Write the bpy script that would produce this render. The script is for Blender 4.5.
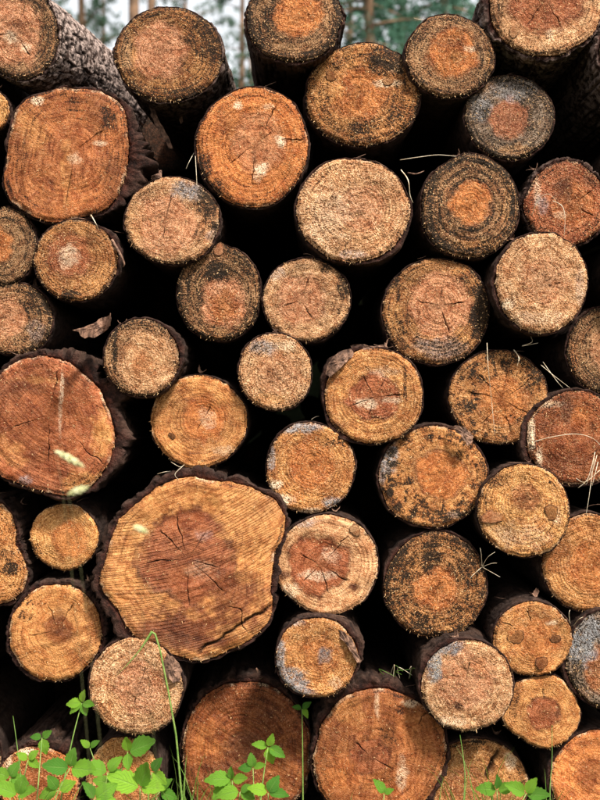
import bpy, math, random
import numpy as np
from mathutils import Vector, Matrix

for o in list(bpy.data.objects):
    bpy.data.objects.remove(o)
S = bpy.context.scene
COL = S.collection
R = math.radians
rnd = random.Random(7)

# ------------------------------------------------------------------ camera, sky, sun, exposure
CAM_Y, CAM_Z, FPX = -3.0, 1.1, 1200.0
cd = bpy.data.cameras.new('camera')
cam = bpy.data.objects.new('camera', cd)
COL.objects.link(cam)
cam.location = (0, CAM_Y, CAM_Z)
cam.rotation_euler = (R(90), 0, 0)
cd.sensor_fit = 'VERTICAL'
cd.sensor_height = 36.0
cd.lens = 36.0 * FPX / 800.0
cd.clip_start = 0.05
cd.clip_end = 3000
cd.dof.use_dof = True
cd.dof.focus_distance = 3.0
cd.dof.aperture_fstop = 3.8
S.camera = cam

SUN_EL, SUN_ROT = 52.0, 142.0
w = bpy.data.worlds.new('World')
S.world = w
w.use_nodes = True
nt = w.node_tree
nt.nodes.clear()
sky = nt.nodes.new('ShaderNodeTexSky')
sky.sky_type = 'NISHITA'
sky.sun_disc = False
sky.sun_elevation = R(SUN_EL)
sky.sun_rotation = R(SUN_ROT)
sky.dust_density = 4.0
sky.air_density = 1.0
hs = nt.nodes.new('ShaderNodeHueSaturation')
hs.inputs['Saturation'].default_value = 0.32
bg = nt.nodes.new('ShaderNodeBackground')
bg.inputs['Strength'].default_value = 0.09
wo = nt.nodes.new('ShaderNodeOutputWorld')
nt.links.new(sky.outputs[0], hs.inputs['Color'])
cl = nt.nodes.new('ShaderNodeMix')      # thin even cloud over the whole sky
cl.data_type = 'RGBA'
cl.inputs['Factor'].default_value = 0.5
cl.inputs['B'].default_value = (9.6, 9.8, 10.0, 1)
nt.links.new(hs.outputs[0], cl.inputs['A'])
nt.links.new(cl.outputs['Result'], bg.inputs['Color'])
nt.links.new(bg.outputs[0], wo.inputs['Surface'])

sl = bpy.data.lights.new('sun', 'SUN')
sl.energy = 4.0
sl.angle = R(7)
sl.color = (1.0, 0.955, 0.89)
so = bpy.data.objects.new('sun', sl)
COL.objects.link(so)
sd = Vector((math.sin(R(SUN_ROT)) * math.cos(R(SUN_EL)), math.cos(R(SUN_ROT)) * math.cos(R(SUN_EL)), math.sin(R(SUN_EL))))
so.rotation_euler = (-sd).to_track_quat('-Z', 'Y').to_euler()
so.location = sd * 20

vs = S.view_settings
vs.view_transform = 'Standard'
vs.look = 'None'
vs.exposure = 0.95
vs.gamma = 1.0
vs.use_curve_mapping = False
S.render.engine = 'CYCLES'
S.cycles.max_bounces = 6

GZ = 0.03     # ground level at the foot of the pile


def unproj(u, v, d):
    """photo pixel + distance along the view axis -> world point"""
    return Vector(((u - 300) * d / FPX, CAM_Y + d, CAM_Z + (400 - v) * d / FPX))


# ------------------------------------------------------------------ numeric noise
def _hash(ix, iy, iz, seed):
    with np.errstate(over='ignore'):
        h = (ix.astype(np.int64) * 374761393 + iy.astype(np.int64) * 668265263 + iz.astype(np.int64) * 2147483647 + seed * 144665) & 0xFFFFFFFF
        h = ((h ^ (h >> 13)) * 1274126177) & 0xFFFFFFFF
        h = (h ^ (h >> 16)) & 0xFFFFFFFF
        h = (h * 2246822519) & 0xFFFFFFFF
        h = h ^ (h >> 15)
    return (h & 0xFFFFFF) / float(0xFFFFFF)


def vnoise(x, y, z=None, seed=0):
    x = np.asarray(x, float); y = np.asarray(y, float)
    z = np.zeros_like(x) if z is None else np.asarray(z, float)
    x, y, z = np.broadcast_arrays(x, y, z)
    fx, fy, fz = np.floor(x), np.floor(y), np.floor(z)
    tx, ty, tz = x - fx, y - fy, z - fz
    tx, ty, tz = [t * t * (3 - 2 * t) for t in (tx, ty, tz)]
    r = 0
    for dx in (0, 1):
        for dy in (0, 1):
            for dz in (0, 1):
                wgt = (tx if dx else 1 - tx) * (ty if dy else 1 - ty) * (tz if dz else 1 - tz)
                r = r + wgt * _hash(fx + dx, fy + dy, fz + dz, seed)
    return r


def fbm(x, y, z=None, seed=0, octv=4, rough=0.55):
    a, s, t = 1.0, 0.0, 0.0
    x = np.asarray(x, float); y = np.asarray(y, float)
    zz = np.zeros_like(x) if z is None else np.asarray(z, float)
    for k in range(octv):
        s = s + a * vnoise(x * 2 ** k, y * 2 ** k, zz * 2 ** k, seed + 17 * k)
        t += a
        a *= rough
    return s / t


def worley(x, y, seed=0):
    """jittered-grid cells: F1, F2-F1, cell random"""
    fx, fy = np.floor(x), np.floor(y)
    f1 = np.full(x.shape, 9.0); f2 = np.full(x.shape, 9.0); cid = np.zeros(x.shape)
    z0 = np.zeros_like(x)
    for dx in (-1, 0, 1):
        for dy in (-1, 0, 1):
            cx, cy = fx + dx, fy + dy
            px = cx + 0.1 + 0.8 * _hash(cx, cy, z0, seed)
            py = cy + 0.1 + 0.8 * _hash(cx, cy, z0 + 1, seed)
            d = np.hypot(px - x, py - y)
            r_ = _hash(cx, cy, z0 + 2, seed)
            near = d < f1
            f2 = np.where(near, f1, np.minimum(f2, d))
            cid = np.where(near, r_, cid)
            f1 = np.where(near, d, f1)
    return f1, f2 - f1, cid


def sstep(a, b, x):
    t = np.clip((x - a) / (b - a), 0, 1)
    return t * t * (3 - 2 * t)


# ------------------------------------------------------------------ mesh helpers
def mesh_np(name, verts, faces, attrs=None, smooth=True):
    """faces: list of tuples or int array; attrs: {name: (N,4)}"""
    me = bpy.data.meshes.new(name)
    me.from_pydata([tuple(v) for v in verts] if not isinstance(verts, np.ndarray) else verts.tolist(), [], faces if isinstance(faces, list) else faces.tolist())
    if attrs:
        for k, arr in attrs.items():
            at = me.attributes.new(k, 'FLOAT_COLOR', 'POINT')
            at.data.foreach_set('color', np.ascontiguousarray(arr, dtype=np.float32).ravel())
    if smooth:
        me.polygons.foreach_set('use_smooth', np.ones(len(me.polygons), dtype=bool))
    me.update()
    return me


def link(name, me, mat=None, parent=None):
    o = bpy.data.objects.new(name, me)
    COL.objects.link(o)
    if mat is not None and me is not None and not me.materials:
        me.materials.append(mat)
    if parent is not None:
        o.parent = parent
    return o


def tag(o, label, cat, group=None):
    o['label'] = label
    o['category'] = cat
    if group:
        o['group'] = group
    return o


def thing(name, label, cat, loc, group=None):
    o = bpy.data.objects.new(name, None)
    o.empty_display_size = 0.05
    COL.objects.link(o)
    o.location = loc
    return tag(o, label, cat, group)


def tube(pts, radii, n=6, jitter=0.0, seed=0, cap=True):
    """verts, faces of a tapered tube along pts"""
    V, F = [], []
    rr = random.Random(seed)
    m = len(pts)
    up = Vector((0.31, 0.17, 0.93))
    for i, p in enumerate(pts):
        p = Vector(p)
        d = (Vector(pts[min(i + 1, m - 1)]) - Vector(pts[max(i - 1, 0)])).normalized()
        a = d.cross(up)
        if a.length < 1e-3:
            a = d.cross(Vector((1, 0, 0)))
        a.normalize()
        b = d.cross(a)
        for k in range(n):
            t = 2 * math.pi * k / n
            r = radii[i] * (1 + jitter * (rr.random() - 0.5))
            V.append(p + a * (math.cos(t) * r) + b * (math.sin(t) * r))
        if i:
            for k in range(n):
                F.append(((i - 1) * n + k, (i - 1) * n + (k + 1) % n, i * n + (k + 1) % n, i * n + k))
    if cap:
        F.append(tuple(range(n - 1, -1, -1)))
        F.append(tuple((m - 1) * n + k for k in range(n)))
    return V, F


def bez(p0, p1, p2, n):
    p0, p1, p2 = Vector(p0), Vector(p1), Vector(p2)
    return [(1 - t) ** 2 * p0 + 2 * t * (1 - t) * p1 + t * t * p2 for t in [i / n for i in range(n + 1)]]


# ------------------------------------------------------------------ materials
class NB:
    """tiny node-building helper"""
    def __init__(self, name):
        self.m = bpy.data.materials.new(name)
        self.m.use_nodes = True
        self.t = self.m.node_tree
        self.t.nodes.clear()
        self.out = self.t.nodes.new('ShaderNodeOutputMaterial')

    def n(self, typ, **kw):
        nd = self.t.nodes.new(typ)
        for k, v in kw.items():
            setattr(nd, k, v)
        return nd

    def l(self, a, b):
        self.t.links.new(a, b)

    def put(self, sock, v):
        if hasattr(v, 'is_linked') or isinstance(v, bpy.types.NodeSocket):
            self.l(v, sock)
        elif v is not None:
            sock.default_value = v

    def math(self, op, a, b=None, c=None, clamp=False):
        nd = self.n('ShaderNodeMath', operation=op, use_clamp=clamp)
        for i, v in enumerate((a, b, c)):
            self.put(nd.inputs[i], v)
        return nd.outputs[0]

    def mix(self, f, a, b, mode='MIX'):
        nd = self.n('ShaderNodeMix', data_type='RGBA', blend_type=mode)
        self.put(nd.inputs['Factor'], f)
        self.put(nd.inputs['A'], a if not isinstance(a, tuple) else (*a, 1) if len(a) == 3 else a)
        self.put(nd.inputs['B'], b if not isinstance(b, tuple) else (*b, 1) if len(b) == 3 else b)
        return nd.outputs['Result']

    def noise(self, vec, scale, detail=3, rough=0.6, dist=0.0):
        nd = self.n('ShaderNodeTexNoise')
        self.l(vec, nd.inputs['Vector'])
        nd.inputs['Scale'].default_value = scale
        nd.inputs['Detail'].default_value = detail
        nd.inputs['Roughness'].default_value = rough
        nd.inputs['Distortion'].default_value = dist
        return nd.outputs['Fac']

    def ramp(self, v, a, b, lo=0.0, hi=1.0):
        nd = self.n('ShaderNodeMapRange', interpolation_type='SMOOTHSTEP')
        self.put(nd.inputs['Value'], v)
        nd.inputs['From Min'].default_value = a
        nd.inputs['From Max'].default_value = b
        nd.inputs['To Min'].default_value = lo
        nd.inputs['To Max'].default_value = hi
        return nd.outputs[0]

    def attr(self, name):
        a = self.n('ShaderNodeAttribute', attribute_name=name)
        s = self.n('ShaderNodeSeparateColor')
        self.l(a.outputs['Color'], s.inputs[0])
        return a.outputs['Color'], s.outputs[0], s.outputs[1], s.outputs[2], a.outputs['Alpha']

    def coords(self, jitter=True):
        tc = self.n('ShaderNodeTexCoord').outputs['Object']
        if not jitter:
            return tc
        oi = self.n('ShaderNodeObjectInfo').outputs['Random']
        mul = self.math('MULTIPLY', oi, 37.0)
        ad = self.n('ShaderNodeVectorMath', operation='ADD')
        self.l(tc, ad.inputs[0])
        self.l(mul, ad.inputs[1])
        return ad.outputs[0]

    def bsdf(self, color, rough=0.8, spec=0.3, normal=None):
        b = self.n('ShaderNodeBsdfPrincipled')
        self.put(b.inputs['Base Color'], color if not isinstance(color, tuple) else (*color, 1))
        self.put(b.inputs['Roughness'], rough)
        self.put(b.inputs['Specular IOR Level'], spec)
        if normal is not None:
            self.l(normal, b.inputs['Normal'])
        self.l(b.outputs[0], self.out.inputs['Surface'])
        return b

    def bump(self, h, dist=0.003, strength=1.0):
        b = self.n('ShaderNodeBump')
        b.inputs['Strength'].default_value = strength
        b.inputs['Distance'].default_value = dist
        self.l(h, b.inputs['Height'])
        return b.outputs[0]


def mat_end_grain():
    b = NB('end_grain')
    p0 = b.coords()
    rv = b.n('ShaderNodeObjectInfo').outputs['Random']
    vm = b.n('ShaderNodeVectorMath', operation='SCALE')
    b.l(p0, vm.inputs[0])
    b.l(b.math('MULTIPLY_ADD', b.math('FRACT', b.math('MULTIPLY', rv, 7.31)), 0.55, 0.95), vm.inputs['Scale'])
    p = vm.outputs[0]
    base, _, _, _, rn = b.attr('base_col')
    _, mold, grey, pale, crack = b.attr('masks')
    _, kco, kstr, rstr, rough = b.attr('cut')
    _, pc, ps, kal, pseed = b.attr('polar')
    st = lambda v, k: b.math('MULTIPLY_ADD', b.math('SUBTRACT', v, 0.5), k, 0.5, True)

    def polar(ka, kr):
        v = b.n('ShaderNodeCombineXYZ')
        b.l(b.math('ADD', b.math('MULTIPLY', pc, ka), pseed), v.inputs[0])
        b.l(b.math('MULTIPLY', ps, ka), v.inputs[1])
        b.l(b.math('MULTIPLY', rn, kr), v.inputs[2])
        return v.outputs[0]
    n_f = st(b.noise(p, 320, 1, 0.6), 3.4)
    n_m = st(b.noise(p, 165, 3, 0.75), 2.8)
    n_l = b.noise(p, 30, 4, 0.65, 0.6)
    n_b = st(b.noise(p, 60, 5, 0.7, 0.4), 2.2)
    bands = st(b.noise(polar(1.8, 26.0), 1.0, 3, 0.6, 0.3), 2.8)      # broken growth-ring bands
    rays = st(b.noise(polar(30.0, 11.0), 1.0, 2, 0.65), 3.0)           # radial tears
    tex = b.math('ADD', b.math('MULTIPLY', n_f, 0.33), b.math('MULTIPLY', n_m, 0.22))
    tex = b.math('ADD', tex, b.math('MULTIPLY_ADD', rays, 0.27, b.math('MULTIPLY', bands, 0.18)))
    tex = st(tex, 1.7)
    amt = b.math('MULTIPLY_ADD', rough, 0.80, 0.16, True)
    # growth rings
    ph = b.math('ADD', b.math('MULTIPLY', rn, 96.0), b.math('MULTIPLY', n_l, 6.0))
    ring = b.math('MULTIPLY_ADD', b.math('SINE', ph), 0.5, 0.5)
    ringc = b.math('MULTIPLY', b.math('MULTIPLY', b.math('POWER', ring, 1.6), rstr), b.ramp(n_b, 0.0, 0.9, 0.35, 1.0))
    # saw kerfs
    kph = b.math('ADD', b.math('MULTIPLY', kco, 6.2832), b.math('MULTIPLY', n_l, 1.6))
    kerf = b.math('POWER', b.math('MULTIPLY_ADD', b.math('SINE', kph), 0.5, 0.5), 4.5)
    kerfc = b.math('MULTIPLY', kerf, b.math('MULTIPLY', kstr, b.ramp(n_b, 0.1, 0.8, 0.3, 1.0)))
    sv = b.n('ShaderNodeCombineXYZ')
    b.l(b.math('MULTIPLY_ADD', kco, 0.55, pseed), sv.inputs[0])
    b.l(b.math('MULTIPLY', kal, 1.3), sv.inputs[1])
    streak = st(b.noise(sv.outputs[0], 1.0, 4, 0.65), 2.6)
    skf = b.math('MULTIPLY', b.ramp(kstr, 0.02, 0.2), b.ramp(streak, 0.62, 0.12))
    # colour: broad drift, then torn open grain with dark pits and pale fibres
    c = b.mix(b.ramp(n_l, 0.40, 0.66, 0.0, 0.9), base, b.mix(1.0, base, (0.60, 0.44, 0.34), 'MULTIPLY'))
    c = b.mix(b.ramp(n_b, 0.55, 0.05, 0.0, 0.6), c, b.mix(1.0, c, (0.52, 0.42, 0.34), 'MULTIPLY'))
    c = b.mix(b.ramp(bands, 0.45, 0.05, 0.0, 0.55), c, b.mix(1.0, c, (0.48, 0.40, 0.33), 'MULTIPLY'))
    c = b.mix(b.math('MULTIPLY', skf, 0.75), c, b.mix(1.0, c, (0.50, 0.38, 0.30), 'MULTIPLY'))
    darkc = b.mix(1.0, c, (0.24, 0.17, 0.13), 'MULTIPLY')
    lightc = b.mix(1.0, b.mix(1.0, c, (1.25, 1.45, 1.75), 'MULTIPLY'), (0.10, 0.088, 0.066), 'ADD')
    c = b.mix(b.math('MULTIPLY', ringc, 0.95, None, True), c, darkc)
    c = b.mix(b.math('MULTIPLY', kerfc, 0.75), c, darkc)
    lightk = b.math('MULTIPLY', b.math('POWER', b.math('SUBTRACT', 1.0, kerf), 12.0), kstr)
    c = b.mix(b.math('MULTIPLY', lightk, 0.22), c, lightc)
    c = b.mix(b.math('MULTIPLY', b.ramp(tex, 0.50, 0.08), amt), c, darkc)
    c = b.mix(b.math('MULTIPLY', b.ramp(tex, 0.52, 0.92), amt), c, lightc)
    # pale scars
    c = b.mix(b.math('MULTIPLY', pale, b.ramp(tex, 0.15, 0.7), None, True), c, (0.86, 0.66, 0.44))
    # blue-grey stain
    g = b.math('MULTIPLY', grey, b.ramp(b.math('MULTIPLY_ADD', n_b, 0.75, b.math('MULTIPLY', rays, 0.25)), 0.0, 0.6), None, True)
    gcol = b.mix(b.ramp(tex, 0.15, 0.95), (0.080, 0.079, 0.080), (0.38, 0.38, 0.385))
    c = b.mix(b.math('MULTIPLY', g, 0.86), c, gcol)
    # mould: a brown-olive film with black specks in the open grain
    film = b.math('MULTIPLY', b.ramp(mold, 0.10, 1.1), b.ramp(n_b, 0.0, 0.9, 0.55, 1.0))
    c = b.mix(film, c, b.mix(1.0, c, (0.47, 0.35, 0.25), 'MULTIPLY'))
    mm = b.math('ADD', b.math('MULTIPLY', tex, 0.68), b.math('MULTIPLY_ADD', n_b, 0.12, b.math('MULTIPLY', bands, 0.20)))
    md = b.math('SUBTRACT', b.math('MULTIPLY_ADD', mold, 0.46, 0.10), mm)
    mf = b.ramp(md, -0.16, 0.12)
    c = b.mix(b.math('MULTIPLY', mf, b.ramp(mold, 0.05, 0.4, 0.2, 0.93)), c, (0.016, 0.011, 0.006))
    c = b.mix(b.math('MULTIPLY', crack, 0.92), c, (0.02, 0.009, 0.004))
    hgt = b.math('MULTIPLY', tex, b.math('MULTIPLY_ADD', rough, 1.0, 0.10))
    hgt = b.math('SUBTRACT', hgt, b.math('MULTIPLY', kerfc, 0.3))
    hgt = b.math('SUBTRACT', hgt, b.math('MULTIPLY', ringc, 0.3))
    nrm = b.bump(hgt, 0.0034, 1.0)
    b.bsdf(c, b.ramp(n_f, 0.2, 0.8, 0.75, 0.5), 0.14, nrm)
    return b.m


def mat_bark():
    b = NB('pine_bark')
    p = b.coords()
    _, plate, cid, inner, flake = b.attr('bark_col')
    n_f = b.noise(p, 150, 4, 0.75)
    n_m = b.noise(p, 48, 4, 0.7)
    a = b.mix(cid, (0.018, 0.009, 0.006), (0.058, 0.029, 0.018))
    a = b.mix(b.math('MULTIPLY', b.math('POWER', flake, 2.0), b.ramp(n_m, 0.40, 0.58)), a, (0.50, 0.37, 0.31))
    a = b.mix(b.ramp(plate, 0.22, 0.02), a, (0.022, 0.013, 0.010))
    a = b.mix(b.ramp(n_f, 0.52, 0.34, 0, 0.75), a, (0.025, 0.014, 0.010))
    inn = b.mix(b.ramp(n_m, 0.38, 0.62), (0.012, 0.005, 0.004), (0.075, 0.024, 0.015))
    inn = b.mix(b.ramp(n_f, 0.50, 0.36, 0, 0.7), inn, (0.025, 0.010, 0.007))
    a = b.mix(inner, a, inn)
    nrm = b.bump(b.math('ADD', n_f, n_m), 0.006, 1.0)
    b.bsdf(a, 0.85, 0.12, nrm)
    return b.m


def mat_noise(name, c1, c2, scale=60, rough=0.8, spec=0.25, bump=0.002, trans=0.0, detail=4):
    b = NB(name)
    p = b.coords()
    n1 = b.noise(p, scale, detail, 0.65)
    c = b.mix(b.ramp(n1, 0.32, 0.68), c1, c2)
    nrm = b.bump(n1, bump, 0.8)
    bs = b.bsdf(c, rough, spec, nrm)
    if trans > 0:
        tl = b.n('ShaderNodeBsdfTranslucent')
        tc = b.mix(0.5, c, (c2[0] * 1.5, c2[1] * 1.5, c2[2] * 0.8), 'MIX')
        b.l(tc, tl.inputs['Color'])
        ms = b.n('ShaderNodeMixShader')
        ms.inputs[0].default_value = trans
        b.l(bs.outputs[0], ms.inputs[1])
        b.l(tl.outputs[0], ms.inputs[2])
        b.l(ms.outputs[0], b.out.inputs['Surface'])
    return b.m


def mat_leaf():
    """per-leaf hue shift and pale veins from the leaf's own attribute (across, along)"""
    b = NB('bramble_leaf')
    p = b.coords()
    _, across, along, hue, _ = b.attr('leaf')
    oi = b.n('ShaderNodeObjectInfo').outputs['Random']
    n1 = b.noise(p, 90, 4, 0.6)
    c = b.mix(oi, (0.050, 0.19, 0.020), (0.30, 0.54, 0.035))
    c = b.mix(b.ramp(n1, 0.35, 0.7, 0, 0.5), c, (0.06, 0.20, 0.015))
    side = b.math('SINE', b.math('MULTIPLY', b.math('SUBTRACT', along, b.math('MULTIPLY', across, 0.45)), 44.0))
    vein = b.math('MAXIMUM', b.ramp(across, 0.10, 0.02), b.ramp(side, 0.80, 1.0))
    c = b.mix(b.math('MULTIPLY', vein, 0.35), c, (0.30, 0.46, 0.12))
    nrm = b.bump(b.math('SUBTRACT', n1, vein), 0.0015, 0.9)
    bs = b.bsdf(c, 0.42, 0.22, nrm)
    tl = b.n('ShaderNodeBsdfTranslucent')
    b.l(b.mix(0.5, c, (0.30, 0.52, 0.04)), tl.inputs['Color'])
    ms = b.n('ShaderNodeMixShader')
    ms.inputs[0].default_value = 0.38
    b.l(bs.outputs[0], ms.inputs[1]); b.l(tl.outputs[0], ms.inputs[2])
    b.l(ms.outputs[0], b.out.inputs['Surface'])
    return b.m


M_END = mat_end_grain()
M_BARK = mat_bark()
M_FIB = mat_noise('torn_fibre', (0.28, 0.13, 0.045), (0.66, 0.42, 0.20), 90, 0.7, 0.3)
M_KNOT = None
M_LEAF = mat_leaf()
M_STEM = mat_noise('green_stem', (0.10, 0.20, 0.03), (0.22, 0.30, 0.07), 80, 0.5, 0.4)
M_THIN = mat_noise('thin_stalk', (0.07, 0.07, 0.03), (0.13, 0.12, 0.05), 60, 0.6, 0.2)
M_GRASS = mat_noise('grass_blade', (0.07, 0.16, 0.02), (0.20, 0.32, 0.06), 14, 0.5, 0.35, 0.001, 0.35)
M_DRY = mat_noise('dry_straw', (0.42, 0.30, 0.17), (0.72, 0.62, 0.46), 60, 0.6, 0.3)
M_SEED = mat_noise('seed_head', (0.42, 0.42, 0.16), (0.78, 0.74, 0.46), 120, 0.7, 0.2)
M_FLAKE = mat_noise('bark_flake', (0.045, 0.022, 0.014), (0.30, 0.165, 0.105), 70, 0.75, 0.3, 0.003)
M_TRUNK = mat_noise('pine_trunk', (0.09, 0.055, 0.035), (0.29, 0.17, 0.10), 3.0, 0.85, 0.2, 0.03)
M_NEED = mat_noise('pine_needles', (0.018, 0.055, 0.030), (0.065, 0.14, 0.075), 0.9, 0.6, 0.3, 0.0, 0.2)
M_NEED2 = mat_noise('spruce_needles', (0.022, 0.075, 0.050), (0.085, 0.20, 0.13), 0.7, 0.6, 0.3, 0.0, 0.2)


def mat_ground():
    b = NB('forest_floor')
    tc = b.n('ShaderNodeTexCoord').outputs['Object']
    n1 = b.noise(tc, 1.1, 6, 0.6)
    n2 = b.noise(tc, 28, 5, 0.7)
    n3 = b.noise(tc, 140, 3, 0.7)
    c = b.mix(b.ramp(n2, 0.35, 0.65), (0.030, 0.020, 0.012), (0.11, 0.075, 0.042))
    c = b.mix(b.ramp(n1, 0.42, 0.60, 0, 0.8), c, (0.05, 0.085, 0.022))
    c = b.mix(b.ramp(n3, 0.55, 0.75, 0, 0.5), c, (0.19, 0.14, 0.08))
    nrm = b.bump(b.math('ADD', n2, n3), 0.03, 0.8)
    b.bsdf(c, 0.9, 0.2, nrm)
    return b.m


M_GROUND = mat_ground()

# ------------------------------------------------------------------ ground: one sheet to the horizon
def build_ground():
    def axis(fine, far):
        a = list(np.arange(-fine, fine + 1e-6, 0.12))
        s, p = 0.2, fine
        while p < far:
            s *= 1.35
            p += s
            a = [-p] + a + [p]
        return np.array(a)
    xs = axis(3.0, 900)
    ys = axis(7.2, 900)
    X, Y = np.meshgrid(xs, ys)
    near = np.exp(-((np.abs(X) / 6) ** 2 + (np.abs(Y) / 6) ** 2))
    Z = (fbm(X * 0.12, Y * 0.12, seed=3) - 0.5) * 1.2 * (1 - near) + (fbm(X * 2.3, Y * 2.3, seed=5, octv=3) - 0.5) * 0.05
    under = sstep(-0.25, -0.02, Y) * (1 - sstep(3.2, 4.2, Y)) * (1 - sstep(2.2, 2.8, np.abs(X)))
    Z = (Z + GZ) * (1 - under) + GZ * under
    screen_mound = sstep(3.02, 3.30, Y) * (1 - sstep(4.2, 7.5, Y)) * (1 - sstep(2.2, 3.6, np.abs(X)))  # unseen bank added behind the pile to keep its gaps dark
    Z = Z + screen_mound * (2.30 + 0.25 * (fbm(X * 1.5, Y * 1.5, seed=8) - 0.5))
    V = np.stack([X.ravel(), Y.ravel(), Z.ravel()], 1)
    ny, nx = X.shape
    i = np.arange(ny - 1)[:, None] * nx + np.arange(nx - 1)[None, :]
    F = np.stack([i, i + 1, i + nx + 1, i + nx], -1).reshape(-1, 4)
    g = link('ground', mesh_np('ground', V, F), M_GROUND)
    g['kind'] = 'structure'
    return g


build_ground()

# ------------------------------------------------------------------ the pile
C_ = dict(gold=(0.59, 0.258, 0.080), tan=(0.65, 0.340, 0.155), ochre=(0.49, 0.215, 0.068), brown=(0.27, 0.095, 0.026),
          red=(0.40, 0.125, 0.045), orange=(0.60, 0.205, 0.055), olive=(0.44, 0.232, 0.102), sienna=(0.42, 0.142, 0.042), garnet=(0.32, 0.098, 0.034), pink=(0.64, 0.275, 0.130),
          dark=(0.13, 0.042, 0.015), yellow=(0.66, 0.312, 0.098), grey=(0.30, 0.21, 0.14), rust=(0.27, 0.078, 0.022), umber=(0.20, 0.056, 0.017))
LOGS = []


def L(cu, cv, a, b, label, rot=0, poly=None, y0=None, sap='gold', heart=None, mold=0.15, mring=0.0, streak=0.0, rough=0.8, ring=0.5,
      kerf=None, marks=(), cracks=(), splits=(), knots=(), bark=4, barkpts=(), vp=None, dense=False, flake=0.25, tilt=None, lump=0.05, length=None, group='sawn pine logs stacked in the pile'):
    LOGS.append(dict(cu=cu, cv=cv, a=a, b=b, rot=rot, poly=poly, y0=y0, sap=sap, heart=heart, mold=mold, mring=mring, streak=streak, rough=rough,
                     ring=ring, kerf=kerf, marks=marks, cracks=cracks, splits=splits, knots=knots, bark=bark, barkpts=barkpts, vp=vp, dense=dense, flake=flake,
                     tilt=tilt, lump=lump, length=length, label=label, group=group))


# heart = (u, v, radius_u, radius_v, strength, colour); marks = (kind, u, v, ru, rv, strength); cracks = (angle, r0, r1, width mm, depth mm)
# kerf = (line angle, spacing px, strength, curvature); knots = (u, v, ru, rv, angle, colour); barkpts = (angle, extra px, spread)
L(20, 33, 38, 47, 'pine log whose long flaky pale bark flank shows beside its weathered end', y0=-0.02, sap='olive', heart=(15, 32, 27, 34, 0.9, 'pink'), mold=0.5, mring=0.25,
  marks=[('pale', 12, 36, 9, 8, 0.8), ('pale', 26, 48, 7, 6, 0.6), ('dark', 20, 24, 10, 3, 0.6), ('mold', 45, 40, 8, 26, 0.4)], cracks=[(70, .05, .6, 3, 10), (190, .1, .55, 3, 9), (300, .1, .5, 3, 9)],
  bark=5, length=1.3, vp=(377, 304), dense=True, flake=1.0)
L(168, 54, 54, 48, 'mould-darkened log on top, pinkish heart off-centre, sky behind its rounded top', y0=0.0, sap='ochre', heart=(160, 50, 28, 27, 0.95, 'pink'), mold=0.52, mring=0.5,
  marks=[('pale', 126, 52, 7, 26, 0.25), ('mold', 205, 35, 22, 26, 0.35), ('mold', 165, 92, 40, 9, 0.2), ('yellow', 128, 62, 10, 26, 0.5)], bark=4, vp=(345, 380), dense=True, flake=0.6)
L(294, 17, 48, 45, 'log cut by the top of the view, black underside, left of the teal spruces', y0=-0.05, sap='olive', heart=(298, 16, 25, 24, 0.95, 'orange'), mold=0.55, mring=0.6, bark=6, vp=(290, 385),
  marks=[('mold', 270, 30, 12, 30, 0.3)])
L(363, 94, 58, 52, 'wide oval log with black mould on its upper right and two small knots', rot=-12, y0=0.0, sap='gold', heart=(357, 92, 29, 27, 0.9, 'orange'), mold=0.36, mring=0.5,
  marks=[('mold', 392, 62, 32, 14, 0.75), ('mold', 362, 132, 14, 16, 0.5), ('mold', 400, 110, 22, 30, 0.25), ('pale', 388, 84, 14, 4, 0.8), ('yellow', 326, 82, 20, 26, 0.6), ('pale', 395, 68, 8, 6, 0.4)],
  knots=[(331, 76, 7, 5, -25, 'brown'), (388, 82, 8, 3.5, 10, 'tan')], bark=4)
L(450, 55, 45, 42, 'olive-edged log with glowing orange heart directly under the teal spruces', y0=-0.03, sap='olive', heart=(453, 53, 26, 24, 1.0, 'orange'), mold=0.42, mring=0.4,
  marks=[('dark', 448, 42, 20, 8, 0.45), ('yellow', 458, 57, 9, 7, 0.6), ('yellow', 490, 60, 4, 14, 0.6), ('pale', 470, 49, 6, 3, 0.5)], bark=4)
L(547, 4, 58, 51, 'big tan log with wide cracked red heart and a round bump at its rim', y0=-0.04, sap='tan', heart=(545, -2, 37, 33, 0.95, 'red'), mold=0.18, mring=0.1, ring=0.4,
  cracks=[(20, .05, .5, 3, 9), (95, .05, .5, 3, 9), (165, .05, .45, 3, 9), (235, .05, .5, 3, 9), (300, .05, .5, 3, 9)], knots=[(514, 32, 6.5, 6, 0, 'tan')],
  marks=[('mold', 499, 12, 5, 28, 0.45), ('pale', 550, 36, 4, 8, 0.5)], bark=9, barkpts=[(190, 5, 30)], flake=0.8)
L(655, 50, 55, 56, 'rough-barked log at the right edge, only its bark showing', y0=-0.06, sap='olive', mold=0.4, bark=9, flake=0.7)
L(510, 116, 45, 43, 'grey-blue stained log standing alone in a black gap', y0=0.01, sap='grey', heart=(509, 119, 21, 20, 0.8, 'red'), mold=0.55, mring=0.4,
  marks=[('grey', 482, 108, 13, 16, 1.1), ('grey', 515, 88, 32, 14, 0.75), ('mold', 488, 112, 9, 9, 0.5), ('yellow', 520, 150, 30, 7, 0.5), ('yellow', 485, 88, 15, 5, 0.4), ('mold', 530, 110, 10, 22, 0.3)], bark=4)
L(-14, 110, 23, 23, 'small golden log sliced by the left edge, above the largest streaky brown end', y0=0.0, sap='yellow', mold=0.15, bark=3)
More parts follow.
